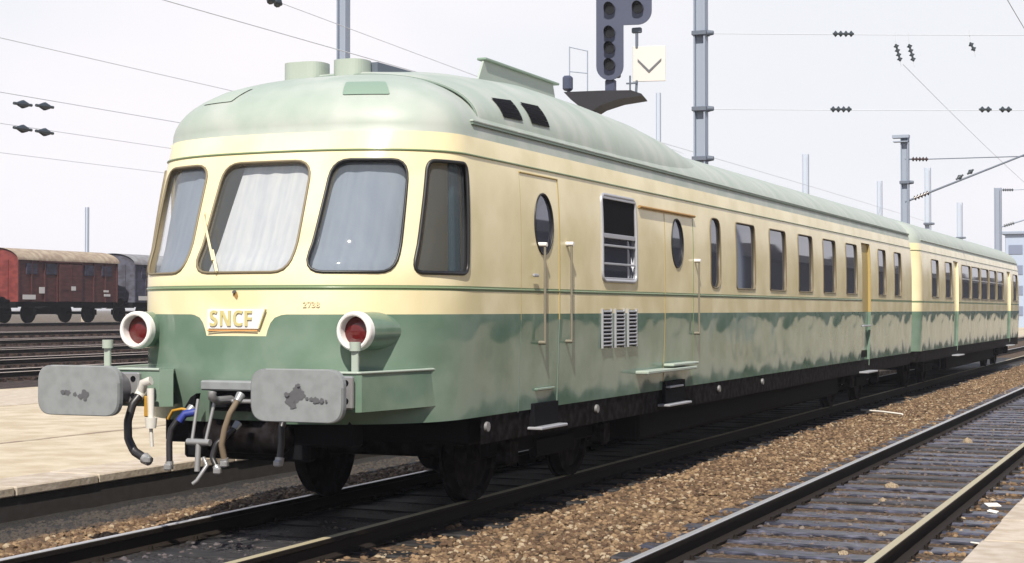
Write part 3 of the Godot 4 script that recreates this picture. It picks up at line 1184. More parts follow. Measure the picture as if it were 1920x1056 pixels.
	part("folding_door_base", mb, M.green, t)
	door_jamb(car, t, -28.52, M.olive, M.green)
	mb = MB.new()
	mb.box(Vector3(car.xc + 1.40, 0.62, -28.13), Vector3(0.22, 0.03, 0.9), 0.006)
	mb.box(Vector3(car.xc + 1.395, 1.42, -28.1), Vector3(0.05, 0.03, 0.7), 0.006)
	part("step_plate", mb, M.alu, t)
	# small lamp/fuel caps on the sole bar
	for z in [-12.0, -18.9, -14.6, -21.0]:
		mb = MB.new()
		mb.cone(Vector3(car.xc + 1.33, 0.74, z), Vector3(car.xc + 1.38, 0.74, z), 0.045, 0.04, 12)
		part("cap", mb, M.steel, t)
	nose(car, t)
	roof_gear(car, t, roof)
	underframe(t, car.xc, [-14.2, -29.2], -11.9, -32.6)

# the end face of a door recess, following the wall
func door_jamb(car: Car, t: Node3D, z: float, upper: Material, lower: Material) -> void:
	var u := car.u_of_z(z)
	for k in 2:
		var v0: float = [0.72, 1.665][k]
		var v1: float = [1.665, 2.86][k]
		var mb := MB.new()
		for i in 8:
			var a := car.S(u, lerpf(v0, v1, i / 8.0)) + Vector3(-0.001, 0, 0.002)
			var b := car.S(u, lerpf(v0, v1, (i + 1) / 8.0)) + Vector3(-0.001, 0, 0.002)
			mb.flat(a, b, b - Vector3(0.06, 0, 0), a - Vector3(0.06, 0, 0), Vector3(0, 0, 1))
		part("door_jamb", mb, [lower, upper][k], t)

func nose(car: Car, t: Node3D) -> void:
	var xc := car.xc
	var mb := MB.new()
	# tail lamps in their pods
	for s in [-1, 1]:
		var c := Vector3(xc + s * 0.98, 1.54, -10.43)
		mb = MB.new()
		mb.lathe(c, Vector3(s * 0.10, 0, -1), [[0.05, 0.142], [0.25, 0.146], [0.5, 0.142], [0.72, 0.122], [0.86, 0.085], [0.95, 0.03], [0.97, 0.0]], 28)
		var lamp := part("tail_lamp", mb, M.green, t)
		mb = MB.new()
		mb.lathe(c, Vector3(s * 0.02, 0, -1), [[0.085, 0.112], [0.012, 0.113], [0.0, 0.118], [-0.004, 0.130], [0.004, 0.142], [0.02, 0.148], [0.07, 0.149], [0.08, 0.143]], 32)
		part("lamp_ring", mb, M.white, lamp)
		mb = MB.new()
		mb.lathe(c, Vector3(0, 0, 1), [[-0.08, 0.114], [-0.072, 0.09], [-0.06, 0.06], [-0.054, 0.03], [-0.052, 0.0]], 28)
		part("red_lens", mb, M.lens, lamp)
	# wiper on the middle window
	mb = MB.new()
	mb.tube([car.S(-0.50, 2.47) + Vector3(0, 0, 0.02), car.S(-0.47, 2.44) + Vector3(0, 0, 0.05), car.S(-0.25, 2.08) + Vector3(0, 0, 0.03)], 0.011, 6)
	mb.tube([car.S(-0.30, 2.16) + Vector3(0, 0, 0.022), car.S(-0.19, 1.99) + Vector3(0, 0, 0.022)], 0.014, 6)
	part("wiper", mb, M.cream, t)
	# name plate with letters
	var zf := -10.388
	var pl := MB.new()
	pl.prism(PackedVector2Array([Vector2(-0.268, 1.556), Vector2(0.19, 1.556), Vector2(0.25, 1.705), Vector2(-0.268, 1.705)]), Vector3(xc, 0, zf - 0.03), Vector3.RIGHT, Vector3.UP, Vector3(0, 0, 0.034))
	var plate := part("name_plate", pl, M.white, t)
	var ul := MB.new()
	ul.box(Vector3(xc - 0.045, 1.541, zf + 0.0), Vector3(0.45, 0.011, 0.008), 0.003)
	part("underline", ul, M.orange, plate)
	var sl := MB.new()
	sl.tube([Vector3(xc + 0.195, 1.56, zf + 0.003), Vector3(xc + 0.252, 1.706, zf + 0.003)], 0.006, 6)
	part("plate_edge", sl, M.letter, plate)
	var tm := TextMesh.new()
	var sf := SystemFont.new()
	sf.font_names = PackedStringArray(["Droid Sans"])
	sf.font_weight = 800
	tm.font = sf
	tm.text = "SNCF"
	tm.font_size = 64
	tm.pixel_size = 0.00268
	tm.depth = 0.012
	var tmi := MeshInstance3D.new()
	tmi.mesh = tm
	tmi.material_override = M.letter
	tmi.name = "lettering"
	plate.add_child(tmi)
	tmi.position = Vector3(xc - 0.05, 1.632, zf + 0.008) - origin_of(plate)
	tmi.scale = Vector3(0.92, 0.95, 1)
	# faint number
	var t2 := TextMesh.new()
	t2.font = sf
	t2.text = "2738"
	t2.font_size = 32
	t2.pixel_size = 0.0019
	t2.depth = 0.003
	var ti2 := MeshInstance3D.new()
	ti2.mesh = t2
	var faint := mat(lin(0.66, 0.57, 0.37), 0.5)
	ti2.material_override = faint
	ti2.name = "number"
	t.add_child(ti2)
	var un := car.u_of_x(0.60)
	var nn := car.N(un, 1.74)
	ti2.position = car.S(un, 1.74) + nn * 0.006 - origin_of(t)
	ti2.rotation.y = atan2(nn.x, nn.z)
	# bolt and rust above the plate
	mb = MB.new()
	mb.cone(car.S(-0.03, 1.835), car.S(-0.03, 1.835) + Vector3(0, 0, 0.02), 0.016, 0.012, 8)
	var bo := part("bolt", mb, M.grease, t)
	mb = MB.new()
	mb.prism(PackedVector2Array([Vector2(-0.015, 0.0), Vector2(0.02, 0.012), Vector2(0.03, -0.02), Vector2(0.022, -0.045), Vector2(0.004, -0.03)]), car.S(-0.03, 1.825), Vector3.RIGHT, Vector3.UP, Vector3(0, 0, 0.006))
	part("rust_mark", mb, M.rust, bo)
	# side fairings over the buffer mounts
	for s in [-1, 1]:
		mb = MB.new()
		var poly := PackedVector2Array([Vector2(0.52, -10.30), Vector2(0.60, -10.235), Vector2(1.13, -10.215), Vector2(1.16, -10.24), Vector2(1.285, -11.0), Vector2(1.372, -11.72), Vector2(1.30, -11.75), Vector2(0.9, -10.9)])
		var pq := PackedVector2Array()
		for q in poly:
			pq.append(Vector2(q.x * s, q.y))
		mb.prism(pq, Vector3(xc, 0.955, 0), Vector3.RIGHT, Vector3(0, 0, 1), Vector3(0, 0.285, 0))
		var fair := part("fairing", mb, M.green, t)
		mb = MB.new()
		var rim := []
		for q in [Vector2(0.60, -10.235), Vector2(1.13, -10.215), Vector2(1.16, -10.24), Vector2(1.285, -11.0), Vector2(1.372, -11.72)]:
			rim.append(Vector3(xc + q.x * s, 1.240, q.y))
		mb.tube(rim, 0.012, 6)
		part("fairing_lit_rim", mb, M.pale_green, fair)  # paler rim stands in for light on the top edge of the fairing
		# buffer bracket plate with bolt holes
		mb = MB.new()
		mb.box(Vector3(xc + s * 0.93, 1.10, -10.17), Vector3(0.40, 0.24, 0.05), 0.012)
		var buf := part("buffer", mb, M.steel, t)
		for hx in [-0.15, 0.15]:
			for hy in [-0.06, 0.07]:
				mb = MB.new()
				mb.cone(Vector3(xc + s * 0.93 + hx, 1.10 + hy, -10.15), Vector3(xc + s * 0.93 + hx, 1.10 + hy, -10.139), 0.026, 0.022, 10)
				part("bolt", mb, M.black, buf)
		# stock and plunger
		mb = MB.new()
		mb.cone(Vector3(xc + s * 0.93, 1.09, -10.15), Vector3(xc + s * 0.93, 1.09, -9.95), 0.135, 0.125, 20)
		mb.cone(Vector3(xc + s * 0.93, 1.09, -9.95), Vector3(xc + s * 0.93, 1.09, -9.72), 0.085, 0.085, 16)
		part("stock", mb, M.grease, buf)
		# head: rounded rectangular plate, slightly domed
		mb = MB.new()
		var hp := rquad([Vector2(-0.375, -0.178), Vector2(0.375, -0.178), Vector2(0.375, 0.195), Vector2(-0.375, 0.195)], 0.125, 8)
		mb.prism(hp, Vector3(xc + s * 0.94, 1.09, -9.735), Vector3.RIGHT, Vector3.UP, Vector3(0, 0, 0.04))
		var inner := PackedVector2Array()
		for q in hp:
			inner.append(q * 0.965)
		for i in hp.size():
			var j := (i + 1) % hp.size()
			var o := Vector3(xc + s * 0.94, 1.09, -9.695)
			var na := Vector3(hp[i].x, hp[i].y, 0.25).normalized()
			mb.flat(o + Vector3(hp[i].x, hp[i].y, 0), o + Vector3(hp[j].x, hp[j].y, 0), o + Vector3(inner[j].x, inner[j].y, 0.012), o + Vector3(inner[i].x, inner[i].y, 0.012), na)
		mb.prism(inner, Vector3(xc + s * 0.94, 1.09, -9.693), Vector3.RIGHT, Vector3.UP, Vector3(0, 0, 0.010))
		part("buffer_head", mb, M.buffer, buf)
		# grease smears: uneven patches
		var sm: Array = [[[-0.02, 0.0, 0.062], [0.01, 0.05, 0.04], [0.045, 0.015, 0.035], [-0.045, -0.035, 0.035], [-0.02, -0.06, 0.028], [0.095, -0.008, 0.014], [0.13, -0.012, 0.018], [0.17, -0.018, 0.026], [0.215, -0.02, 0.02], [0.25, -0.022, 0.012], [-0.07, 0.02, 0.02], [0.03, 0.085, 0.014]], [[-0.09, -0.01, 0.028], [-0.02, -0.02, 0.02], [0.07, -0.015, 0.036], [0.03, -0.035, 0.022], [0.075, -0.055, 0.015], [-0.13, -0.005, 0.02]]][0 if s == 1 else 1]
		mb = MB.new()
		var gr := RandomNumberGenerator.new()
		gr.seed = 50 + s
		for qi in sm.size():
			var q: Array = sm[qi]
			var cc := Vector3(xc + s * 0.94 + q[0], 1.09 + q[1], -9.6825 + 0.0012 * qi)
			var last := Vector3.ZERO
			var first := Vector3.ZERO
			for i in 15:
				var rr: float = q[2] * gr.randf_range(0.7, 1.25)
				var pnt := cc + Vector3(cos(TAU * i / 14) * rr, sin(TAU * i / 14) * rr * 0.85, 0)
				if i == 14:
					pnt = first
				if i == 0:
					first = pnt
				else:
					mb.tri(cc, last, pnt, Vector3(0, 0, 1), Vector3(0, 0, 1), Vector3(0, 0, 1))
				last = pnt
		part("grease_mark", mb, M.grease, buf)
		# lamp iron: slim post with cap
		mb = MB.new()
		mb.box(Vector3(xc + s * 1.10, 1.33, -10.25), Vector3(0.055, 0.20, 0.03), 0.006)
		var iron := part("lamp_iron", mb, M.pale_green, t)
		mb = MB.new()
		mb.cone(Vector3(xc + s * 1.10, 1.40, -10.25), Vector3(xc + s * 1.10, 1.465, -10.25), 0.042, 0.042, 12)
		part("lamp_socket", mb, M.pale_green, iron)
	# middle of the buffer beam: plate above the hook, dark opening
	mb = MB.new()
	mb.box(Vector3(xc + 0.0, 1.125, -10.33), Vector3(0.50, 0.075, 0.14), 0.012)
	part("hook_plate", mb, M.buffer, t)
	mb = MB.new()
	mb.box(Vector3(xc + 0.02, 1.01, -10.36), Vector3(0.44, 0.16, 0.10), 0.03)
	part("hook_opening", mb, M.black, t)
	mb = MB.new()
	mb.tube([Vector3(xc, 1.02, -10.32), Vector3(xc, 1.02, -10.12), Vector3(xc, 1.05, -10.05), Vector3(xc, 1.09, -10.06)], 0.032, 8)
	mb.cone(Vector3(xc + 0.03, 1.01, -10.28), Vector3(xc + 0.24, 1.01, -10.28), 0.018, 0.018, 8)
	var hook := part("draw_hook", mb, M.steel, t)
	mb = MB.new()
	for s in [-1, 1]:
		mb.tube([Vector3(xc - 0.08 + s * 0.075, 1.03, -10.10), Vector3(xc - 0.10 + s * 0.06, 0.72, -10.03)], 0.014, 6)
	mb.cone(Vector3(xc - 0.20, 0.715, -10.03), Vector3(xc + 0.0, 0.715, -10.03), 0.026, 0.026, 8)
	mb.cone(Vector3(xc - 0.10, 0.72, -10.03), Vector3(xc - 0.10, 0.50, -10.01), 0.022, 0.022, 8)
	mb.tube([Vector3(xc - 0.05, 0.60, -10.02), Vector3(xc + 0.0, 0.55, -9.99), Vector3(xc - 0.06, 0.44, -9.95), Vector3(xc - 0.09, 0.415, -9.94)], 0.016, 6)
	part("screw_coupling", mb, M.steel, hook)
	# brake and heating hoses
	var hs := [
		["brake_hose", [[-0.70, 1.06, -10.14], [-0.735, 0.98, -10.08], [-0.75, 0.85, -10.04], [-0.73, 0.72, -10.02], [-0.66, 0.63, -10.0], [-0.56, 0.585, -9.99]], 0.033, "hose"],
		["air_hose", [[-0.26, 0.93, -10.15], [-0.33, 0.88, -10.10], [-0.375, 0.80, -10.07], [-0.385, 0.70, -10.06], [-0.375, 0.56, -10.05]], 0.024, "hose"],
		["air_hose", [[0.19, 1.04, -10.12], [0.15, 0.93, -10.06], [0.12, 0.82, -10.04], [0.10, 0.70, -10.03], [0.11, 0.60, -10.05]], 0.024, "tan_hose"],
		["air_hose", [[0.13, 0.82, -10.18], [0.02, 0.70, -10.08], [-0.0, 0.60, -10.06], [0.04, 0.54, -10.05]], 0.022, "hose"],
		["brake_hose", [[0.55, 0.95, -10.20], [0.56, 0.84, -10.12], [0.57, 0.72, -10.10], [0.57, 0.62, -10.08]], 0.026, "hose"]]
	for h in hs:
		mb = MB.new()
		var cv := Curve3D.new()
		var ps: Array = h[1]
		for i in ps.size():
			var p := Vector3(xc + ps[i][0], ps[i][1], ps[i][2])
			var a: Array = ps[maxi(i - 1, 0)]
			var b: Array = ps[mini(i + 1, ps.size() - 1)]
			var tg := Vector3(b[0] - a[0], b[1] - a[1], b[2] - a[2]) / 6.0
			cv.add_point(p, -tg, tg)
		var pts := []
		for i in 19:
			pts.append(cv.sample_baked(cv.get_baked_length() * i / 18.0))
		mb.tube(pts, h[2], 8)
		var ho := part(h[0], mb, M[h[3]], t)
		mb = MB.new()
		var e: Vector3 = pts[18]
		var d: Vector3 = (pts[18] - pts[16]).normalized()
		mb.cone(e, e + d * 0.06, h[2] * 1.35, h[2] * 1.1, 10)
		mb.box(e + d * 0.05 + Vector3(0, 0.01, 0.02), Vector3(0.06, 0.05, 0.04), 0.01)
		part("hose_coupling", mb, M.steel, ho)
		mb = MB.new()
		var e0: Vector3 = pts[0]
		mb.cone(e0 + Vector3(0, 0.03, -0.03), pts[1], h[2] * 1.5, h[2] * 1.25, 10)
		part("hose_collar", mb, M.dull_white if h[0] == "brake_hose" else M.steel, ho)
	# white cock, yellow and blue bits
	mb = MB.new()
	mb.tube([Vector3(xc - 0.70, 1.06, -10.14), Vector3(xc - 0.67, 1.14, -10.13), Vector3(xc - 0.61, 1.16, -10.14)], 0.036, 8)
	mb.cone(Vector3(xc - 0.60, 1.10, -10.12), Vector3(xc - 0.58, 0.86, -10.10), 0.03, 0.024, 10)
	mb.cone(Vector3(xc - 0.58, 0.88, -10.10), Vector3(xc - 0.58, 0.80, -10.10), 0.05, 0.04, 10)
	mb.cone(Vector3(xc - 0.58, 0.80, -10.10), Vector3(xc - 0.57, 0.66, -10.10), 0.014, 0.014, 8)
	part("air_cock", mb, M.dull_white, t)
	mb = MB.new()
	mb.box(Vector3(xc - 0.65, 0.96, -10.15), Vector3(0.05, 0.16, 0.03), 0.008)
	part("yellow_handle", mb, M.yellow, t)
	mb = MB.new()
	mb.tube([Vector3(xc - 0.46, 0.87, -10.15), Vector3(xc - 0.41, 0.935, -10.14), Vector3(xc - 0.33, 0.95, -10.14), Vector3(xc - 0.26, 0.94, -10.16)], 0.012, 6)
	part("yellow_cable", mb, M.yellow, t)
	mb = MB.new()
	mb.tube([Vector3(xc - 0.315, 0.86, -10.09), Vector3(xc - 0.28, 0.915, -10.11), Vector3(xc - 0.20, 0.93, -10.15)], 0.03, 8)
	part("blue_collar", mb, M.blue, t)
	# dark openings in the apron with tubular fittings
	mb = MB.new()
	mb.prism(PackedVector2Array([Vector2(-0.43, 0.93), Vector2(-0.34, 0.90), Vector2(-0.31, 1.06), Vector2(-0.36, 1.03)]), Vector3(xc, 0, -10.36), Vector3.RIGHT, Vector3.UP, Vector3(0, 0, 0.06))
	part("apron_slot", mb, M.black, t)
	# air reservoir and cross pipe under the beam
	mb = MB.new()
	mb.lathe(Vector3(xc - 0.35, 0.73, -10.55), Vector3.RIGHT, [[-0.02, 0.0], [0.0, 0.10], [0.04, 0.14], [0.66, 0.14], [0.70, 0.10], [0.72, 0.0]], 20)
	part("air_reservoir", mb, M.sole, t)
	mb = MB.new()
	mb.box(Vector3(xc, 0.80, -10.75), Vector3(1.7, 0.30, 0.20), 0.02)
	mb.box(Vector3(xc - 0.1, 0.62, -10.72), Vector3(1.15, 0.18, 0.12), 0.02)
	part("under_beam", mb, M.black, t)

func roof_gear(car: Car, t: Node3D, roof: MeshInstance3D) -> void:
	var xc := car.xc
	# raised engine casing, from arc-shaped front edge
	var st := [[-11.98, 3.70, 1.285, 0.0], [-12.02, 3.735, 1.30, 0.0], [-13.0, 3.87, 1.30, 0.0], [-14.3, 3.965, 1.30, 0.0], [-15.6, 3.965, 1.30, 0.0], [-16.9, 3.93, 1.29, 0.0], [-17.8, 3.86, 1.27, 0.0], [-18.5, 3.75, 1.24, 0.0], [-18.55, 3.66, 1.20, 0.0]]
	var rows := []
	for q in st:
		var row := []
		for i in 41:
			var a := PI * i / 40.0
			var ca := cos(a)
			var sa := sin(a)
			row.append(Vector3(xc + q[2] * signf(ca) * pow(absf(ca), 2.0 / 2.15), 3.245 + (q[1] - 3.245) * pow(maxf(sa, 0.0), 2.0 / 2.15), q[0]))
		rows.append(row)
	var mb := MB.new()
	for i in rows.size() - 1:
		for j in 40:
			var P := [rows[i][j], rows[i][j + 1], rows[i + 1][j + 1], rows[i + 1][j]]
			var ns := []
			for q in [[i, j], [i, j + 1], [i + 1, j + 1], [i + 1, j]]:
				var du: Vector3 = rows[q[0]][mini(q[1] + 1, 40)] - rows[q[0]][maxi(q[1] - 1, 0)]
				var dv: Vector3 = rows[mini(q[0] + 1, rows.size() - 1)][q[1]] - rows[maxi(q[0] - 1, 0)][q[1]]
				var nn := du.cross(dv).normalized()
				if nn.dot(rows[q[0]][q[1]] - Vector3(xc, 3.0, rows[q[0]][q[1]].z)) < 0: nn = -nn
				ns.append(nn)
			mb.quad(P[0], P[1], P[2], P[3], ns[0], ns[1], ns[2], ns[3])
	var cas := part("roof_casing", mb, M.roof, t)
	# seam along the arc
	mb = MB.new()
	var arc := []
	for p in rows[0]:
		arc.append(p + Vector3(0, 0.004, 0.006))
	mb.tube(arc, 0.011, 6)
	part("casing_seam", mb, M.seam, cas)
	# two dark ventilator openings on the shoulder
	for z in [-12.72, -13.35]:
		mb = MB.new()
		for i in range(2, 6):
			var za: float = z + 0.21
			var zb: float = z - 0.21
			var A := shoulder(st, i, za, xc)
			var B := shoulder(st, i + 1, za, xc)
			var C := shoulder(st, i + 1, zb, xc)
			var D := shoulder(st, i, zb, xc)
			var nn := (B - A).cross(D - A).normalized()
			if nn.y < 0: nn = -nn
			mb.flat(A + nn * 0.012, B + nn * 0.012, C + nn * 0.012, D + nn * 0.012, nn)
			if i == 7 or i == 12:
				pass
		part("ventilator", mb, M.black, cas)
	# painted hatches on the dome
	for s in [-1, 1]:
		var q := rquad([Vector2(car.u_of_x(0.60) * s, 3.40), Vector2(car.u_of_x(1.02) * s, 3.40), Vector2(car.u_of_x(1.02) * s, 3.555), Vector2(car.u_of_x(0.60) * s, 3.555)], 0.02, 2)
		if s < 0:
			q.reverse()
		mb = MB.new()
		var bb := bounds(q)
		patch(mb, car, bb.position.x, bb.end.x, bb.position.y, bb.end.y, [], q, 0.008, 0.0, 0.05, 0.05, 0.05)
		part("roof_hatch", mb, M.roof_dark if s > 0 else M.pale_green, t)
	# two roof ventilators
	for s in [[-0.40, -12.1, 0.19], [0.05, -12.1, 0.15]]:
		mb = MB.new()
		var pl := rquad([Vector2(-s[2], -0.15), Vector2(s[2], -0.15), Vector2(s[2], 0.15), Vector2(-s[2], 0.15)], 0.14, 8)
		mb.prism(pl, Vector3(xc + s[0], 3.68, s[1]), Vector3.RIGHT, Vector3(0, 0, -1), Vector3(0, 0.165, 0))
		part("roof_ventilator", mb, M.pale_green, t)
	mb = MB.new()
	mb.prism(PackedVector2Array([Vector2(-12.2, 3.66), Vector2(-12.2, 3.84), Vector2(-14.3, 3.86), Vector2(-14.3, 3.66)]), Vector3(xc - 0.08, 0, 0), Vector3(0, 0, 1), Vector3.UP, Vector3(0.32, 0, 0))
	part("exhaust_box", mb, M.mast_dark, t)
	# raised deflector plate
	mb = MB.new()
	var fx := xc + 0.35
	mb.prism(PackedVector2Array([Vector2(-13.9, 3.74), Vector2(-14.15, 4.13), Vector2(-15.95, 4.13), Vector2(-16.1, 3.80)]), Vector3(fx, 0, 0), Vector3(0, 0, 1), Vector3.UP, Vector3(0.02, 0, 0))
	var fin := part("deflector", mb, M.pale_green, t)
	mb = MB.new()
	mb.box(Vector3(fx + 0.0, 4.14, -15.1), Vector3(0.10, 0.025, 1.94), 0.006)
	part("deflector_lip", mb, M.roof_dark, fin)

func shoulder(st: Array, i: int, z: float, xc: float) -> Vector3:
	var k := 0
	while k < st.size() - 2 and st[k + 1][0] > z:
		k += 1
	var f: float = (z - st[k][0]) / (st[k + 1][0] - st[k][0])
	var h: float = lerpf(st[k][1], st[k + 1][1], f)
	var w: float = lerpf(st[k][2], st[k + 1][2], f)
	var a := PI * i / 40.0
	return Vector3(xc + w * pow(cos(a), 2.0 / 2.15), 3.245 + (h - 3.245) * pow(sin(a), 2.0 / 2.15), z)

func underframe(t: Node3D, xc: float, bogies: Array, z0: float, z1: float) -> void:
	var mb := MB.new()
	for z in bogies:
		mb = MB.new()
		for s in [-1, 1]:
			mb.box(Vector3(xc + s * 1.02, 0.52, z), Vector3(0.10, 0.22, 3.0), 0.02)
			mb.box(Vector3(xc + s * 1.06, 0.42, z), Vector3(0.08, 0.18, 1.0), 0.02)
		mb.box(Vector3(xc, 0.55, z), Vector3(2.0, 0.2, 0.5), 0.02)
		var bg := part("bogie", mb, M.black, t)
		for dz in [-1.2, 1.2]:
			mb = MB.new()
			for s in [-1, 1]:
				mb.lathe(Vector3(xc + s * 0.72, 0.45, z + dz), Vector3(s, 0, 0), [[-0.05, 0.0], [-0.05, 0.48], [-0.02, 0.48], [-0.015, 0.452], [0.085, 0.448], [0.085, 0.38], [0.05, 0.36], [0.05, 0.12], [0.10, 0.10], [0.10, 0.0]], 28)
			mb.cone(Vector3(xc - 0.75, 0.45, z + dz), Vector3(xc + 0.75, 0.45, z + dz), 0.08, 0.08, 10)
			part("wheelset", mb, M.sole, bg)
			mb = MB.new()
			for s in [-1, 1]:
				mb = MB.new()
				mb.box(Vector3(xc + s * 1.10, 0.45, z + dz), Vector3(0.16, 0.24, 0.24), 0.03)
				part("axle_box", mb, M.sole, bg)
	mb = MB.new()
	var zm: float = (bogies[0] + bogies[1]) * 0.5
	mb.box(Vector3(xc, 0.48, zm), Vector3(2.3, 0.42, absf(bogies[0] - bogies[1]) - 4.6), 0.04)
	mb.box(Vector3(xc, 0.72, (z0 + z1) * 0.5), Vector3(2.5, 0.26, absf(z1 - z0)), 0.02)
	part("underframe", mb, M.black, t)

# ------------------------------------------------------------------ second car
func trailer() -> void:
	var car := Car.new()
	car.n0 = -33.75
	car.zs = -34.35
	car.zend = -53.7
	car.pw = 3.0
	car.lean = 0.0
	car.zdome = -34.6
	car.setup()
	var t := thing("trailer_car", "cream and green trailer car coupled behind the railcar", "railway carriage", Vector3(car.xc, 0, -44))
	var U := func(z: float) -> float: return car.u_of_z(z)
	var uend: float = car.u_of_z(car.zend)
	var ws := []
	for q in [[-35.5, -36.55], [-37.55, -38.65]]:
		ws.append(rrect(U.call(q[0]), U.call(q[1]), 1.98, 2.80, 0.08))
	var big := []
	for k in 5:
		var z := -40.3 - 1.86 * k
		big.append(rrect(U.call(z), U.call(z - 1.66), 1.98, 2.80, 0.06))
	var endw := rrect(U.call(-52.0), U.call(-53.3), 1.98, 2.80, 0.08)
	var dr := rrect(U.call(-38.95), U.call(-39.75), 0.72, 2.86, 0.04)
	var dr2 := rrect(U.call(-50.35), U.call(-51.3), 0.72, 2.86, 0.04)
	var cut := [dr, dr2, endw]
	cut.append_array(ws)
	cut.append_array(big)
	var mb := MB.new()
	patch(mb, car, -uend, uend, 0.83, 1.665, [dr, dr2])
	part("lower_panel", mb, M.green, t)
	mb = MB.new()
	patch(mb, car, -uend, uend, 1.665, 1.848, [dr, dr2])
	patch(mb, car, -uend, uend, 1.888, 3.1, cut)
	part("upper_panel", mb, M.cream, t)
	mb = MB.new()
	patch(mb, car, -uend, uend, 1.848, 1.888, [dr, dr2])
	part("waist_stripe", mb, M.stripe, t)
	mb = MB.new()
	patch(mb, car, -uend, uend, 3.1, 4.05, [], PackedVector2Array(), 0.0, 0.0, 0.1, 0.5, 0.07)
	part("roof", mb, M.roof, t)
	mb = MB.new()
	patch(mb, car, -uend, uend, 0.60, 0.83, [], PackedVector2Array(), -0.012, 0.0, 0.06, 0.4)
	part("sole_bar", mb, M.sole, t)
	mb = MB.new()
	moulding(mb, car, -uend, uend, 2.945, 0.009, 0.004)
	part("drip_moulding", mb, M.stripe, t)
	mb = MB.new()
	moulding(mb, car, car.Ln, uend, 3.17, 0.018, 0.0)
	part("gutter", mb, M.roof, t)
	mb = MB.new()
	mb.box(Vector3(car.xc, 1.85, car.zend + 0.05), Vector3(2.66, 2.5, 0.08))
	part("end_wall", mb, M.cream, t)
	for q in ws:
		car_window(car, t, q, M.cream_seal, M.dark_glass, 0.035, 0.02, 0.009)
	for q in big:
		var w := car_window(car, t, q, M.cream_seal, M.dark_glass, 0.03, 0.016, 0.010)
		mb = MB.new()
		var bb := bounds(q)
		var z0: float = car.zs - (bb.position.x - car.Ln)
		var z1: float = car.zs - (bb.end.x - car.Ln)
		mb.box(Vector3(car.xc + 1.375, 2.46, (z0 + z1) * 0.5), Vector3(0.02, 0.03, absf(z1 - z0)), 0.004)
		part("window_bar", mb, M.alu, w)
	car_window(car, t, endw, M.cream_seal, M.dark_glass, 0.035, 0.02, 0.009)
	for z in [-39.35, -50.82]:
		mb = MB.new()
		var hw := 0.44 if z > -45 else 0.52
		patch(mb, car, U.call(z + hw), U.call(z - hw), 1.665, 2.9, [], PackedVector2Array(), -0.05)
		part("folding_door", mb, M.cream, t)
		mb = MB.new()
		patch(mb, car, U.call(z + hw), U.call(z - hw), 0.68, 1.665, [], PackedVector2Array(), -0.05)
		part("folding_door_base", mb, M.green, t)
		door_jamb(car, t, z - hw + 0.04, M.cream, M.green)
		mb = MB.new()
		mb.box(Vector3(car.xc + 1.42, 0.62, z), Vector3(0.2, 0.03, 0.95), 0.006)
		part("step_plate", mb, M.alu, t)
	mb = MB.new()
	mb.box(Vector3(car.xc, 1.95, -33.3), Vector3(1.1, 2.1, 0.95), 0.04)
	part("gangway", mb, M.rubber, t)
	underframe(t, car.xc, [-37.0, -51.2], -34.2, -53.5)

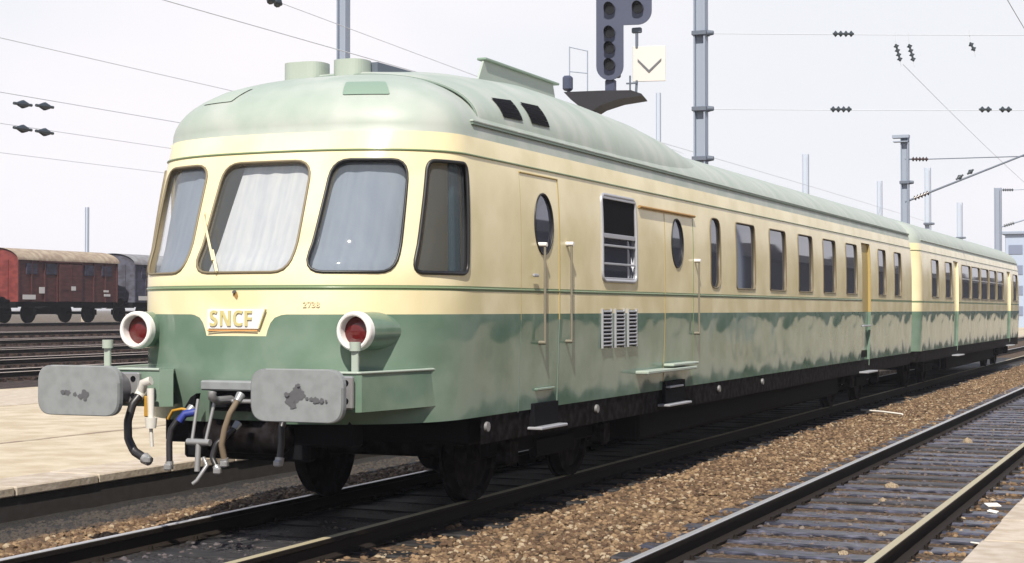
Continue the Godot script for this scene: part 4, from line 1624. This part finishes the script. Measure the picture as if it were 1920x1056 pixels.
# ------------------------------------------------------------------ goods wagons
func wagon(label: String, zf: float, zb: float, side: Material, endm: Material, roofm: Material, sd: int) -> void:
	var xc := -52.1
	var base := yard_h(xc) + 0.16
	var t := thing("goods_wagon", label, "goods wagon", Vector3(xc, base, (zf + zb) * 0.5), "goods wagons in the yard")
	var x1 := xc + 1.4
	var x0 := xc - 1.4
	var y0 := base + 1.02
	var y1 := base + 2.98
	var zm := (zf + zb) * 0.5
	var ln := zf - zb
	var mb := MB.new()
	mb.box(Vector3(xc, (y0 + y1) * 0.5, zm), Vector3(2.72, y1 - y0, ln - 0.06), 0.02)
	part("body", mb, side, t)
	# end walls with the arched gable
	for e in [[zf, 1.0], [zb, -1.0]]:
		var p := PackedVector2Array([Vector2(-1.4, y0), Vector2(1.4, y0), Vector2(1.4, y1)])
		for i in range(1, 16):
			var a := PI * i / 16.0
			p.append(Vector2(cos(a) * 1.4, y1 + sin(a) * 0.55))
		p.append(Vector2(-1.4, y1))
		mb = MB.new()
		mb.prism(p, Vector3(xc, 0, e[0] - e[1] * 0.06), Vector3.RIGHT, Vector3.UP, Vector3(0, 0, e[1] * 0.06))
		var ew := part("end_wall", mb, endm, t)
		mb = MB.new()
		for xx in [-0.8, 0.0, 0.8]:
			mb.box(Vector3(xc + xx, (y0 + y1) * 0.5, e[0] + e[1] * 0.03), Vector3(0.1, y1 - y0, 0.06))
		part("end_ribs", mb, endm, ew)
	# arched roof
	mb = MB.new()
	for i in 16:
		var a0 := PI * i / 16.0
		var a1 := PI * (i + 1) / 16.0
		var p0 := Vector3(xc + cos(a0) * 1.46, y1 + sin(a0) * 0.60, 0)
		var p1 := Vector3(xc + cos(a1) * 1.46, y1 + sin(a1) * 0.60, 0)
		var n0 := Vector3(cos(a0) * 0.5, sin(a0), 0).normalized()
		var n1 := Vector3(cos(a1) * 0.5, sin(a1), 0).normalized()
		var A := Vector3(0, 0, zf + 0.08)
		var B := Vector3(0, 0, zb - 0.08)
		mb.quad(p0 + A, p1 + A, p1 + B, p0 + B, n0, n1, n1, n0)
	part("roof", mb, roofm, t)
	# side posts, sliding door, vents, boards
	mb = MB.new()
	var n := 8
	for i in n + 1:
		mb.box(Vector3(x1 - 0.01, (y0 + y1) * 0.5, lerpf(zf - 0.06, zb + 0.06, float(i) / n)), Vector3(0.06, y1 - y0, 0.09))
	for i in 11:
		mb.box(Vector3(x1 - 0.045, y0 + 0.1 + 0.18 * i, zm), Vector3(0.022, 0.165, ln - 0.1))
	var boards := part("side_boards", mb, side, t)
	boards.set_meta("kind", "stuff")
	mb = MB.new()
	mb.box(Vector3(x1 + 0.05, y0 + 0.92, zm), Vector3(0.05, 1.8, 1.7), 0.01)
	mb.box(Vector3(x1 + 0.06, y1 - 0.04, zm + 0.7), Vector3(0.06, 0.06, 3.2))
	var dr := part("sliding_door", mb, side, t)
	mb = MB.new()
	mb.box(Vector3(x1 + 0.085, y0 + 0.92, zm), Vector3(0.02, 1.75, 0.08))
	mb.box(Vector3(x1 + 0.085, y0 + 0.62, zm), Vector3(0.02, 0.08, 1.6))
	part("door_brace", mb, side, dr)
	for f in [0.13, 0.32, 0.70, 0.88]:
		mb = MB.new()
		mb.box(Vector3(x1 - 0.02, y1 - 0.40, lerpf(zf, zb, f)), Vector3(0.05, 0.52, 0.75), 0.01)
		var vt := part("vent_shutter", mb, M.wag_navy, t)
		mb = MB.new()
		for k in 4:
			mb.box(Vector3(x1 + 0.01, y1 - 0.58 + 0.12 * k, lerpf(zf, zb, f)), Vector3(0.03, 0.03, 0.74))
		part("slats", mb, M.wag_navy, vt)
	# chalked panels
	var r := RandomNumberGenerator.new()
	r.seed = sd
	for q in [[0.10, 0.22, 0.9, 0.22], [0.22, 0.55, 0.4, 0.3], [0.52, 0.66, 0.35, 0.2], [0.88, 0.35, 0.5, 0.12], [0.87, 0.55, 0.4, 0.1]]:
		mb = MB.new()
		mb.box(Vector3(x1 + (0.09 if absf(q[0] - 0.5) < 0.12 else 0.03), y0 + q[1], lerpf(zf, zb, q[0])), Vector3(0.012, q[3], q[2]))
		part("number_panel", mb, M.chalk, t)
	# running gear
	mb = MB.new()
	for s in [-1, 1]:
		mb.box(Vector3(xc + s * 1.1, base + 0.90, zm), Vector3(0.12, 0.24, ln - 0.1))
	mb.box(Vector3(xc, base + 0.88, zf - 0.1), Vector3(2.5, 0.3, 0.16))
	mb.box(Vector3(xc, base + 0.88, zb + 0.1), Vector3(2.5, 0.3, 0.16))
	mb.box(Vector3(xc, base + 0.60, zm), Vector3(1.4, 0.35, 1.2))
	part("underframe", mb, M.black, t)
	for f in [0.2, 0.8]:
		var z := lerpf(zf, zb, f)
		mb = MB.new()
		for s in [-1, 1]:
			mb.lathe(Vector3(xc + s * 0.72, base + 0.49, z), Vector3(s, 0, 0), [[-0.05, 0.0], [-0.05, 0.50], [0.0, 0.49], [0.08, 0.48], [0.08, 0.40], [0.04, 0.38], [0.04, 0.0]], 20)
		mb.cone(Vector3(xc - 0.7, base + 0.49, z), Vector3(xc + 0.7, base + 0.49, z), 0.07, 0.07, 8)
		var wl := part("wheelset", mb, M.black, t)
		mb = MB.new()
		for s in [-1, 1]:
			mb.box(Vector3(xc + s * 1.05, base + 0.52, z), Vector3(0.2, 0.28, 0.3), 0.02)
			for k in 4:
				mb.box(Vector3(xc + s * 1.08, base + 0.70 + 0.03 * k, z), Vector3(0.08, 0.025, 1.2 - 0.2 * k))
		part("springs", mb, M.black, wl)
	for s in [-1, 1]:
		for e in [[zf, 1.0], [zb, -1.0]]:
			mb = MB.new()
			mb.cone(Vector3(xc + s * 0.87, base + 1.05, e[0]), Vector3(xc + s * 0.87, base + 1.05, e[0] + e[1] * 0.42), 0.07, 0.07, 8)
			mb.cone(Vector3(xc + s * 0.87, base + 1.05, e[0] + e[1] * 0.42), Vector3(xc + s * 0.87, base + 1.05, e[0] + e[1] * 0.47), 0.2, 0.19, 14)
			part("buffer", mb, M.black, t)

func wagons() -> void:
	wagon("dark red goods wagon at the far left edge of the yard", -50.2, -57.6, M.wag_red, M.wag_red_lit, M.wag_roof_grey, 1)
	wagon("red-brown goods wagon with tan roof and red end lightened as sunlit", -59.5, -67.0, M.wag_red, M.wag_red_lit, M.wag_roof, 2)
	wagon("blue-grey goods wagon behind the red-brown one, beside the railcar", -68.4, -76.0, M.wag_navy, M.wag_grey, M.wag_roof_grey, 3)
	wagon("dark red goods wagon behind the blue-grey one, hidden by the railcar", -77.5, -85.0, M.wag_red, M.wag_red_lit, M.wag_roof, 4)

# ------------------------------------------------------------------ signal, sign
func signals() -> void:
	var t := thing("railway_signal", "dark colour-light signal on a black bracket above the railcar roof", "signal", Vector3(-12.15, 0.05, -32.9))
	var face := Vector3(sin(deg_to_rad(12)), 0, cos(deg_to_rad(12)))
	var rt := Vector3(face.z, 0, -face.x)
	var c := Vector3(-11.85, 0, -33.0)
	var pl := PackedVector2Array()
	# main panel with a lobe at the upper right
	for i in 13:
		var a := PI + PI * i / 12.0
		pl.append(Vector2(cos(a) * 0.30, 7.03 + sin(a) * 0.30))
	pl.append(Vector2(0.30, 7.93))
	for i in 9:
		var a := -PI * 0.5 + PI * 0.5 * i / 8.0
		pl.append(Vector2(0.62 + cos(a) * 0.30, 8.23 + sin(a) * 0.30))
	for i in 9:
		var a := PI * 0.5 * i / 8.0
		pl.append(Vector2(0.62 + cos(a) * 0.30, 8.75 + sin(a) * 0.30))
	for i in 9:
		var a := PI * 0.5 + PI * 0.5 * i / 8.0
		pl.append(Vector2(0.0 + cos(a) * 0.30, 8.75 + sin(a) * 0.30))
	var mb := MB.new()
	mb.prism(pl, c, rt, Vector3.UP, face * 0.05)
	part("signal_panel", mb, M.sig, t)
	for q in [[0.0, 7.05], [0.0, 7.42], [0.0, 7.76], [0.0, 8.28], [0.62, 8.28], [0.0, 8.72], [0.62, 8.72]]:
		var p: Vector3 = c + rt * q[0] + Vector3.UP * q[1] + face * 0.05
		mb = MB.new()
		mb.cone(p, p + face * 0.02, 0.115, 0.11, 18)
		var ln := part("signal_lens", mb, M.sig_lens, t)
		mb = MB.new()
		for i in 10:
			var a0 := lerpf(-0.35, PI + 0.35, i / 10.0)
			var a1 := lerpf(-0.35, PI + 0.35, (i + 1) / 10.0)
			var e0 := (rt * cos(a0) + Vector3.UP * sin(a0))
			var e1 := (rt * cos(a1) + Vector3.UP * sin(a1))
			var k := face * 0.30
			mb.quad(p + e0 * 0.13, p + e1 * 0.13, p + e1 * 0.12 + k * (0.4 + 0.6 * maxf(sin(a1), 0)), p + e0 * 0.12 + k * (0.4 + 0.6 * maxf(sin(a0), 0)), e0, e1, e1, e0)
		part("hood", mb, M.sig_lens, ln)
	mb = MB.new()
	mb.box(c + Vector3.UP * 7.6 - face * 0.14, Vector3(0.4, 1.6, 0.24), 0.03)
	mb.box(c + Vector3.UP * 6.60 - face * 0.1, Vector3(0.22, 0.3, 0.16), 0.02)
	part("signal_housing", mb, M.sig, t)
	# bracket tray: flat top, belly pointing down
	mb = MB.new()
	var tray := PackedVector2Array([Vector2(-0.96, 6.44), Vector2(-0.80, 6.27), Vector2(-0.62, 6.14), Vector2(-0.40, 6.02), Vector2(-0.33, 6.02), Vector2(-0.15, 6.13), Vector2(0.25, 6.25), Vector2(0.76, 6.32), Vector2(0.74, 6.36), Vector2(0.52, 6.44), Vector2(-0.1, 6.45)])
	mb.prism(tray, c + face * -0.55, rt, Vector3.UP, face * 1.0)
	part("bracket", mb, M.sig_basket, t)
	mb = MB.new()
	var pc := c + rt * -0.37
	mb.cone(Vector3(pc.x, 0.05, pc.z), Vector3(pc.x, 6.05, pc.z), 0.10, 0.085, 12)
	mb.box(Vector3(pc.x, 0.2, pc.z), Vector3(0.5, 0.3, 0.5), 0.03)
	part("post", mb, M.mast, t)
	mb = MB.new()
	var q0 := c + rt * -0.90
	for x in [0.0, 0.40]:
		mb.cone(q0 + rt * x + Vector3.UP * 6.44, q0 + rt * x + Vector3.UP * (7.50 - x * 0.25), 0.012, 0.012, 6)
	mb.cone(q0 + Vector3.UP * 7.49, q0 + rt * 0.40 + Vector3.UP * 7.39, 0.012, 0.012, 6)
	mb.cone(q0 + Vector3.UP * 6.95, q0 + rt * 0.40 + Vector3.UP * 6.90, 0.012, 0.012, 6)
	part("railing", mb, M.mast, t)
	mb = MB.new()
	mb.box(q0 + rt * -0.04 + Vector3.UP * 6.69, Vector3(0.2, 0.33, 0.2), 0.04)
	mb.box(q0 + rt * -0.02 + Vector3.UP * 6.48, Vector3(0.06, 0.12, 0.06))
	part("junction_box", mb, M.sig, t)
	# square sign with a chevron
	var s := thing("chevron_sign", "square white sign with a grey chevron hung right of the signal", "sign", Vector3(-11.04, 6.3, -33.35))
	var sc := Vector3(-11.05, 7.09, -33.30)
	mb = MB.new()
	mb.box(sc, Vector3(0.72, 0.78, 0.03), 0.008, Basis(Vector3.UP, deg_to_rad(12)))
	part("sign_board", mb, M.sign_white, s)
	mb = MB.new()
	var o := sc + face * 0.022
	mb.prism(PackedVector2Array([Vector2(-0.25, 0.11), Vector2(0.0, -0.14), Vector2(0.27, 0.11), Vector2(0.27, 0.06), Vector2(0.0, -0.20), Vector2(-0.25, 0.06)]), o, rt, Vector3.UP, face * 0.01)
	part("chevron", mb, M.chev, s)
	mb = MB.new()
	mb.cone(sc + rt * -0.27 + Vector3.UP * 0.35, sc + rt * -0.27 + Vector3.UP * 0.80, 0.035, 0.035, 8)
	mb.box(sc + rt * -0.27 + Vector3.UP * 0.74, Vector3(0.22, 0.12, 0.1), 0.02)
	mb.cone(sc + rt * -0.42 + Vector3.UP * -0.25, sc + rt * -0.42 + Vector3.UP * -0.65, 0.02, 0.02, 6)
	mb.box(sc + rt * -0.38 + Vector3.UP * -0.42, Vector3(0.25, 0.03, 0.06))
	mb.cone(sc + rt * -0.27 + Vector3.UP * -0.36, sc + rt * -0.30 + Vector3.UP * -0.76, 0.03, 0.03, 8)
	part("hanger", mb, M.mast_dark, s)

# ------------------------------------------------------------------ masts and wires
func mast(label: String, at: Vector3, h: float, w: float, rings: Array, m: Material) -> Node3D:
	var t := thing("catenary_mast", label, "mast", at, "overhead line masts")
	var mb := MB.new()
	# H-section steel: two flanges and a web
	mb.box(at + Vector3(-w * 0.44, h * 0.5, 0), Vector3(w * 0.12, h, w))
	mb.box(at + Vector3(w * 0.44, h * 0.5, 0), Vector3(w * 0.12, h, w))
	mb.box(at + Vector3(0, h * 0.5, 0), Vector3(w * 0.76, h, w * 0.10))
	part("mast_body", mb, m, t)
	for y in rings:
		mb = MB.new()
		mb.box(Vector3(at.x, y, at.z), Vector3(w * 1.25, 0.10, w * 1.25), 0.01)
		mb.cone(Vector3(at.x + w * 0.6, y, at.z), Vector3(at.x + w * 1.1, y, at.z), 0.07, 0.05, 8)
		part("clamp", mb, M.mast_dark, t)
	mb = MB.new()
	mb.box(at + Vector3(0, 0.1, 0), Vector3(w * 2.6, 0.5, w * 2.6), 0.03)
	part("footing", mb, M.coping, t)
	return t

func insulator_shape(mb: MB, a: Vector3, b: Vector3, r: float, discs: int) -> void:
	mb.cone(a, b, r * 0.35, r * 0.35, 8)
	for i in discs:
		var p := a.lerp(b, (i + 0.5) / discs)
		var d := (b - a) / discs * 0.28
		mb.cone(p - d, p, r * 0.45, r, 10)
		mb.cone(p, p + d, r, r * 0.5, 10)

func cantilever(parent: Node3D, at: Vector3, dir: Vector3, ytop: float, ylow: float, reach: float, rise: float, im: Material, pm: Material) -> void:
	var mb := MB.new()
	var e := Vector3(at.x, ylow, at.z) + dir * reach + Vector3.UP * rise
	mb.cone(Vector3(at.x, ylow, at.z) + dir * 0.8 + Vector3.UP * rise * 0.8 / reach, e, 0.035, 0.03, 8)
	mb.cone(Vector3(at.x, ytop, at.z) + dir * 0.75, Vector3(e.x, ytop + 0.1, e.z), 0.018, 0.018, 6)
	mb.cone(Vector3(at.x, ytop, at.z), Vector3(at.x, ytop, at.z) + dir * 0.25, 0.03, 0.03, 6)
	mb.cone(Vector3(at.x, ylow, at.z), Vector3(at.x, ylow, at.z) + dir * 0.3 + Vector3.UP * rise * 0.3 / reach, 0.04, 0.04, 6)
	var arm := part("bracket_arm", mb, pm, parent)
	mb = MB.new()
	insulator_shape(mb, Vector3(at.x, ytop, at.z) + dir * 0.22, Vector3(at.x, ytop, at.z) + dir * 0.78, 0.085, 5)
	part("insulator", mb, im, arm)
	mb = MB.new()
	insulator_shape(mb, Vector3(at.x, ylow, at.z) + dir * 0.28 + Vector3.UP * rise * 0.28 / reach, Vector3(at.x, ylow, at.z) + dir * 0.82 + Vector3.UP * rise * 0.82 / reach, 0.09, 5)
	part("insulator", mb, im, arm)

func masts() -> void:
	mast("tall grey mast on the left platform behind the railcar's nose", Vector3(-20.18, 0.05, -35.95), 11.0, 0.26, [7.6], M.mast)
	mast("tall grey mast right of the signal carrying the span wires", Vector3(-10.31, 0.05, -34.75), 11.0, 0.27, [7.93, 6.22, 5.1], M.mast)
	mast("mast on the right platform that ends the span wires", Vector3(0.58, 0.05, -41.61), 11.0, 0.27, [8.27, 6.48], M.mast)
	var c := mast("mast with a bracket arm above the end of the railcar", Vector3(-9.13, -0.2, -54.86), 7.7, 0.26, [6.0], M.mast)
	cantilever(c, Vector3(-9.13, 0, -54.86), Vector3(0.92, 0, -0.39), 6.79, 5.34, 4.2, 1.66, M.insul_brown, M.mast_dark)
	var mb := MB.new()
	insulator_shape(mb, Vector3(-7.55, 6.10, -55.55), Vector3(-7.32, 6.26, -55.62), 0.09, 1)
	insulator_shape(mb, Vector3(-7.20, 6.28, -55.70), Vector3(-7.0, 6.44, -55.75), 0.09, 1)
	part("steady_insulator", mb, M.insul, c)
	mb = MB.new()
	mb.box(Vector3(-9.25, 7.55, -54.8), Vector3(0.55, 0.10, 0.3))
	mb.box(Vector3(-9.25, 7.38, -54.8), Vector3(0.5, 0.03, 0.3))
	part("cap_plate", mb, M.mast, c)
	var h := mast("mast with bracket arm at the far right, by the grey building", Vector3(-9.26, -0.2, -83.1), 8.0, 0.34, [], M.mast)
	cantilever(h, Vector3(-9.26, 0, -83.1), Vector3(0.92, 0, -0.39), 7.7, 5.8, 4.0, 1.2, M.insul, M.mast)
	mast("pale short mast beyond the railcar roof, left of the bracket mast", Vector3(-16.97, 0.05, -74.34), 8.95, 0.28, [5.4], M.mast_hazed)
	mast("slim pale pole directly right of the signal", Vector3(-18.65, 0.05, -57.29), 9.8, 0.16, [], M.mast_hazed)
	mast("pale mast just right of the bracket mast", Vector3(-12.49, -0.2, -81.71), 9.0, 0.3, [6.0], M.mast_hazed)
	mast("pale distant mast midway between the two bracket masts", Vector3(-13.78, -0.2, -102.93), 8.6, 0.34, [6.2], M.mast_hazed)
	mast("pale distant mast just left of the bracket mast", Vector3(-16.54, 0.05, -90.86), 8.9, 0.28, [5.6], M.mast_hazed)
	mast("faint thin mast in the yard behind the wagons", Vector3(-66.0, 0.92, -84.0), 7.4, 0.2, [], M.mast_hazed)

func wire(label: String, pts: Array, r := 0.009, g := "overhead wires") -> Node3D:
	var t := thing("overhead_wire", label, "wire", pts[0], g)
	var mb := MB.new()
	mb.tube(pts, r, 4)
	part("strand", mb, M.wire, t)
	return t

func sag(a: Vector3, b: Vector3, d: float, n := 12) -> Array:
	var o := []
	for i in n + 1:
		var f := float(i) / n
		o.append(a.lerp(b, f) - Vector3.UP * d * 4.0 * f * (1.0 - f))
	return o

func insulators_on(w: Node3D, a: Vector3, b: Vector3, f: float, ln: float, r: float, discs: int) -> void:
	var mb := MB.new()
	var d := (b - a).normalized()
	var p := a.lerp(b, f)
	insulator_shape(mb, p - d * ln * 0.5, p + d * ln * 0.5, r, discs)
	part("insulator", mb, M.insul, w)

func wires() -> void:
	# span wires across the tracks at the right
	var A := Vector3(-10.15, 7.93, -34.80)
	var B := Vector3(0.42, 8.25, -41.55)
	var w := wire("upper span wire from the tall mast to the right edge", sag(A, B, 0.02))
	insulators_on(w, A, B, 0.255, 0.5, 0.075, 4)
	var A2 := Vector3(-10.15, 6.22, -34.80)
	var B2 := Vector3(0.42, 6.46, -41.55)
	w = wire("lower span wire from the tall mast to the right edge", sag(A2, B2, 0.02))
	insulators_on(w, A2, B2, 0.25, 0.5, 0.075, 4)
	insulators_on(w, A2, B2, 0.53, 0.3, 0.075, 2)
	insulators_on(w, A2, B2, 0.57, 0.3, 0.075, 2)
	# hanging insulator strings
	var k := 0
	for q in [[-6.44, 7.86, -37.50, 4], [-6.16, 7.86, -37.64, 4], [-4.86, 7.90, -38.2, 2]]:
		var t := thing("insulator_string", ["left insulator string of the pair hanging under the upper span wire", "right insulator string of the pair hanging under the upper span wire", "short two-disc insulator string hanging near the right edge"][k], "insulator", Vector3(q[0], q[1], q[2]), "hanging insulator strings")
		k += 1
		var mb := MB.new()
		var top := Vector3(q[0], q[1], q[2])
		var bot := top + Vector3(0.10, -0.10 * q[3], -0.02)
		insulator_shape(mb, top, bot, 0.07, q[3])
		part("discs", mb, M.insul, t)
		mb = MB.new()
		mb.cone(top, top + Vector3(-0.02, 0.28, 0), 0.008, 0.008, 5)
		mb.cone(bot, bot + Vector3(0.02, -0.12, 0), 0.01, 0.01, 5)
		part("hanger", mb, M.wire, t)
	# wires running along the tracks
	wire("catenary wire above the near track running into the distance at right", sag(Vector3(-2.8, 7.3, 12), Vector3(-3.2, 7.4, -110), 0.5), 0.008)
	wire("contact wire above the railcar's track running into the distance", sag(Vector3(-6.3, 7.4, -37.6), Vector3(-6.9, 6.9, -110), 0.3), 0.008)
	w = wire("highest overhead wire at left, sloping down to the railcar nose", sag(Vector3(-19.4, 6.52, -10), Vector3(-19.4, 6.5, -110), 0.05), 0.008)
	w = wire("middle overhead wire at left carrying the upper dark insulators", sag(Vector3(-24.6, 6.45, -14), Vector3(-24.6, 6.9, -110), -0.1), 0.010)
	for q in [[6.37, -29.0], [6.41, -29.75]]:
		var mb := MB.new()
		insulator_shape(mb, Vector3(-24.6, q[0], q[1] + 0.3), Vector3(-24.6, q[0] + 0.02, q[1] - 0.3), 0.10, 1)
		part("insulator", mb, M.insul, w)
	w = wire("low overhead wire at left carrying the lower dark insulators", sag(Vector3(-24.6, 5.78, -14), Vector3(-24.6, 6.2, -110), -0.05), 0.008)
	for q in [[5.82, -29.0], [5.82, -29.75]]:
		var mb := MB.new()
		insulator_shape(mb, Vector3(-24.6, q[0], q[1] + 0.3), Vector3(-24.6, q[0], q[1] - 0.3), 0.10, 1)
		part("insulator", mb, M.insul, w)
	w = wire("faint wire passing the tall mast above the railcar nose", sag(Vector3(-16.5, 7.0, -14), Vector3(-16.5, 7.5, -110), -0.1), 0.010)
	w = wire("faint wire at the top edge with one insulator left of the mast", sag(Vector3(-16.5, 7.9, -18), Vector3(-18.5, 7.8, -60), 0.0), 0.008)
	var im := MB.new()
	insulator_shape(im, Vector3(-16.93, 7.87, -27.1), Vector3(-16.98, 7.86, -27.7), 0.10, 2)
	part("insulator", im, M.insul, w)
	wire("lowest faint wire at left above the wagons", sag(Vector3(-30.0, 5.9, -20), Vector3(-30.0, 6.3, -120), -0.05), 0.008)

# ------------------------------------------------------------------ buildings
func buildings() -> void:
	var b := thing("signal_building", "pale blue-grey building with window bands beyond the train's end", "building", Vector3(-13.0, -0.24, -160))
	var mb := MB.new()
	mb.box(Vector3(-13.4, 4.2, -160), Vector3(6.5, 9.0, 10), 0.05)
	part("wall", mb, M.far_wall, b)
	mb = MB.new()
	mb.box(Vector3(-13.4, 8.85, -160), Vector3(7.1, 0.3, 10.6), 0.05)
	part("roof", mb, M.mast, b)
	for i in 4:
		for j in 4:
			mb = MB.new()
			mb.box(Vector3(-15.7 + 1.55 * j, 1.6 + 1.9 * i, -154.98), Vector3(1.25, 0.85, 0.08))
			part("window", mb, M.far_dark, b)
	# station hall behind the photographer's platform (seen mirrored in the paint and windows)
	var h := thing("station_hall", "long dark station hall standing at the back of the right platform", "building", Vector3(14.5, 0.05, -50))
	mb = MB.new()
	mb.box(Vector3(14.5, 2.5, -200), Vector3(5, 5.0, 430), 0.05)
	part("wall", mb, M.hall, h)
	mb = MB.new()
	mb.prism(PackedVector2Array([Vector2(11.4, 5.02), Vector2(17.6, 5.02), Vector2(14.5, 6.4)]), Vector3(0, 0, 15.5), Vector3.RIGHT, Vector3.UP, Vector3(0, 0, -431))
	part("roof", mb, M.hall_roof, h)
	for i in 9:
		mb = MB.new()
		var z := -10.0 - 27.0 * i
		mb.prism(PackedVector2Array([Vector2(-3.0, 4.9), Vector2(3.0, 4.9), Vector2(0, 6.8)]), Vector3(11.6, 0, z), Vector3(0, 0, 1), Vector3.UP, Vector3(2.5, 0, 0))
		part("gable", mb, M.hall_roof, h)
		for k in 4:
			var d := MB.new()
			d.box(Vector3(11.99, 1.5, z - 5 - 5 * k), Vector3(0.06, 2.4, 1.6))
			part("doorway", d, M.far_dark, h)

func debris() -> void:
	# pale stones and scraps lying between the near track's rails
	var k := 0
	for q in [[-2.95, -16.8, 0.15, "large tan stone lying between the rails of the near track"], [-2.82, -15.6, 0.08, "smaller pale stone in front of the large tan stone on the near track"], [-2.99, -23.0, 0.16, "flat pale stone farthest up the near track"], [-2.40, -13.2, 0.07, "small white stone near the right rail of the near track"], [-2.48, -12.1, 0.08, "tan stone close to the bottom edge on the near track"]]:
		var o := MeshInstance3D.new()
		o.mesh = stone_mesh(300 + k)
		o.material_override = M.stone
		o.name = numbered("loose_stone")
		o.position = Vector3(q[0], -0.14, q[1])
		o.scale = Vector3.ONE * q[2]
		o.rotation.y = k
		add_child(o)
		o.set_meta("label", q[3])
		o.set_meta("category", "stone")
		o.set_meta("group", "pale stones on the near track")
		k += 1
	k = 0
	for q in [[-1.80, -15.6, 0.13], [-1.74, -15.1, 0.11], [-1.60, -12.98, 0.11]]:
		var mb := MB.new()
		mb.box(Vector3(q[0], -0.13, q[1]), Vector3(q[2], 0.012, q[2] * 0.8), 0.003, Basis(Vector3.UP, 0.5 + k) * Basis(Vector3.RIGHT, 0.15))
		var t := thing("paper_scrap", ["upper white paper scrap by the right platform edge", "middle white paper scrap by the right platform edge", "lowest white paper scrap by the right platform edge"][k], "litter", Vector3(q[0], -0.15, q[1]), "paper scraps by the platform")
		part("sheet", mb, M.paper, t)
		k += 1
	var st := thing("pale_rod", "thin pale rod lying on the ballast beside the railcar", "rod", Vector3(-5.15, -0.16, -28.4))
	var m2 := MB.new()
	m2.tube([Vector3(-5.60, -0.10, -28.9), Vector3(-5.15, -0.09, -28.42), Vector3(-4.72, -0.10, -28.0)], 0.018, 6)
	part("bar", m2, M.paper, st)
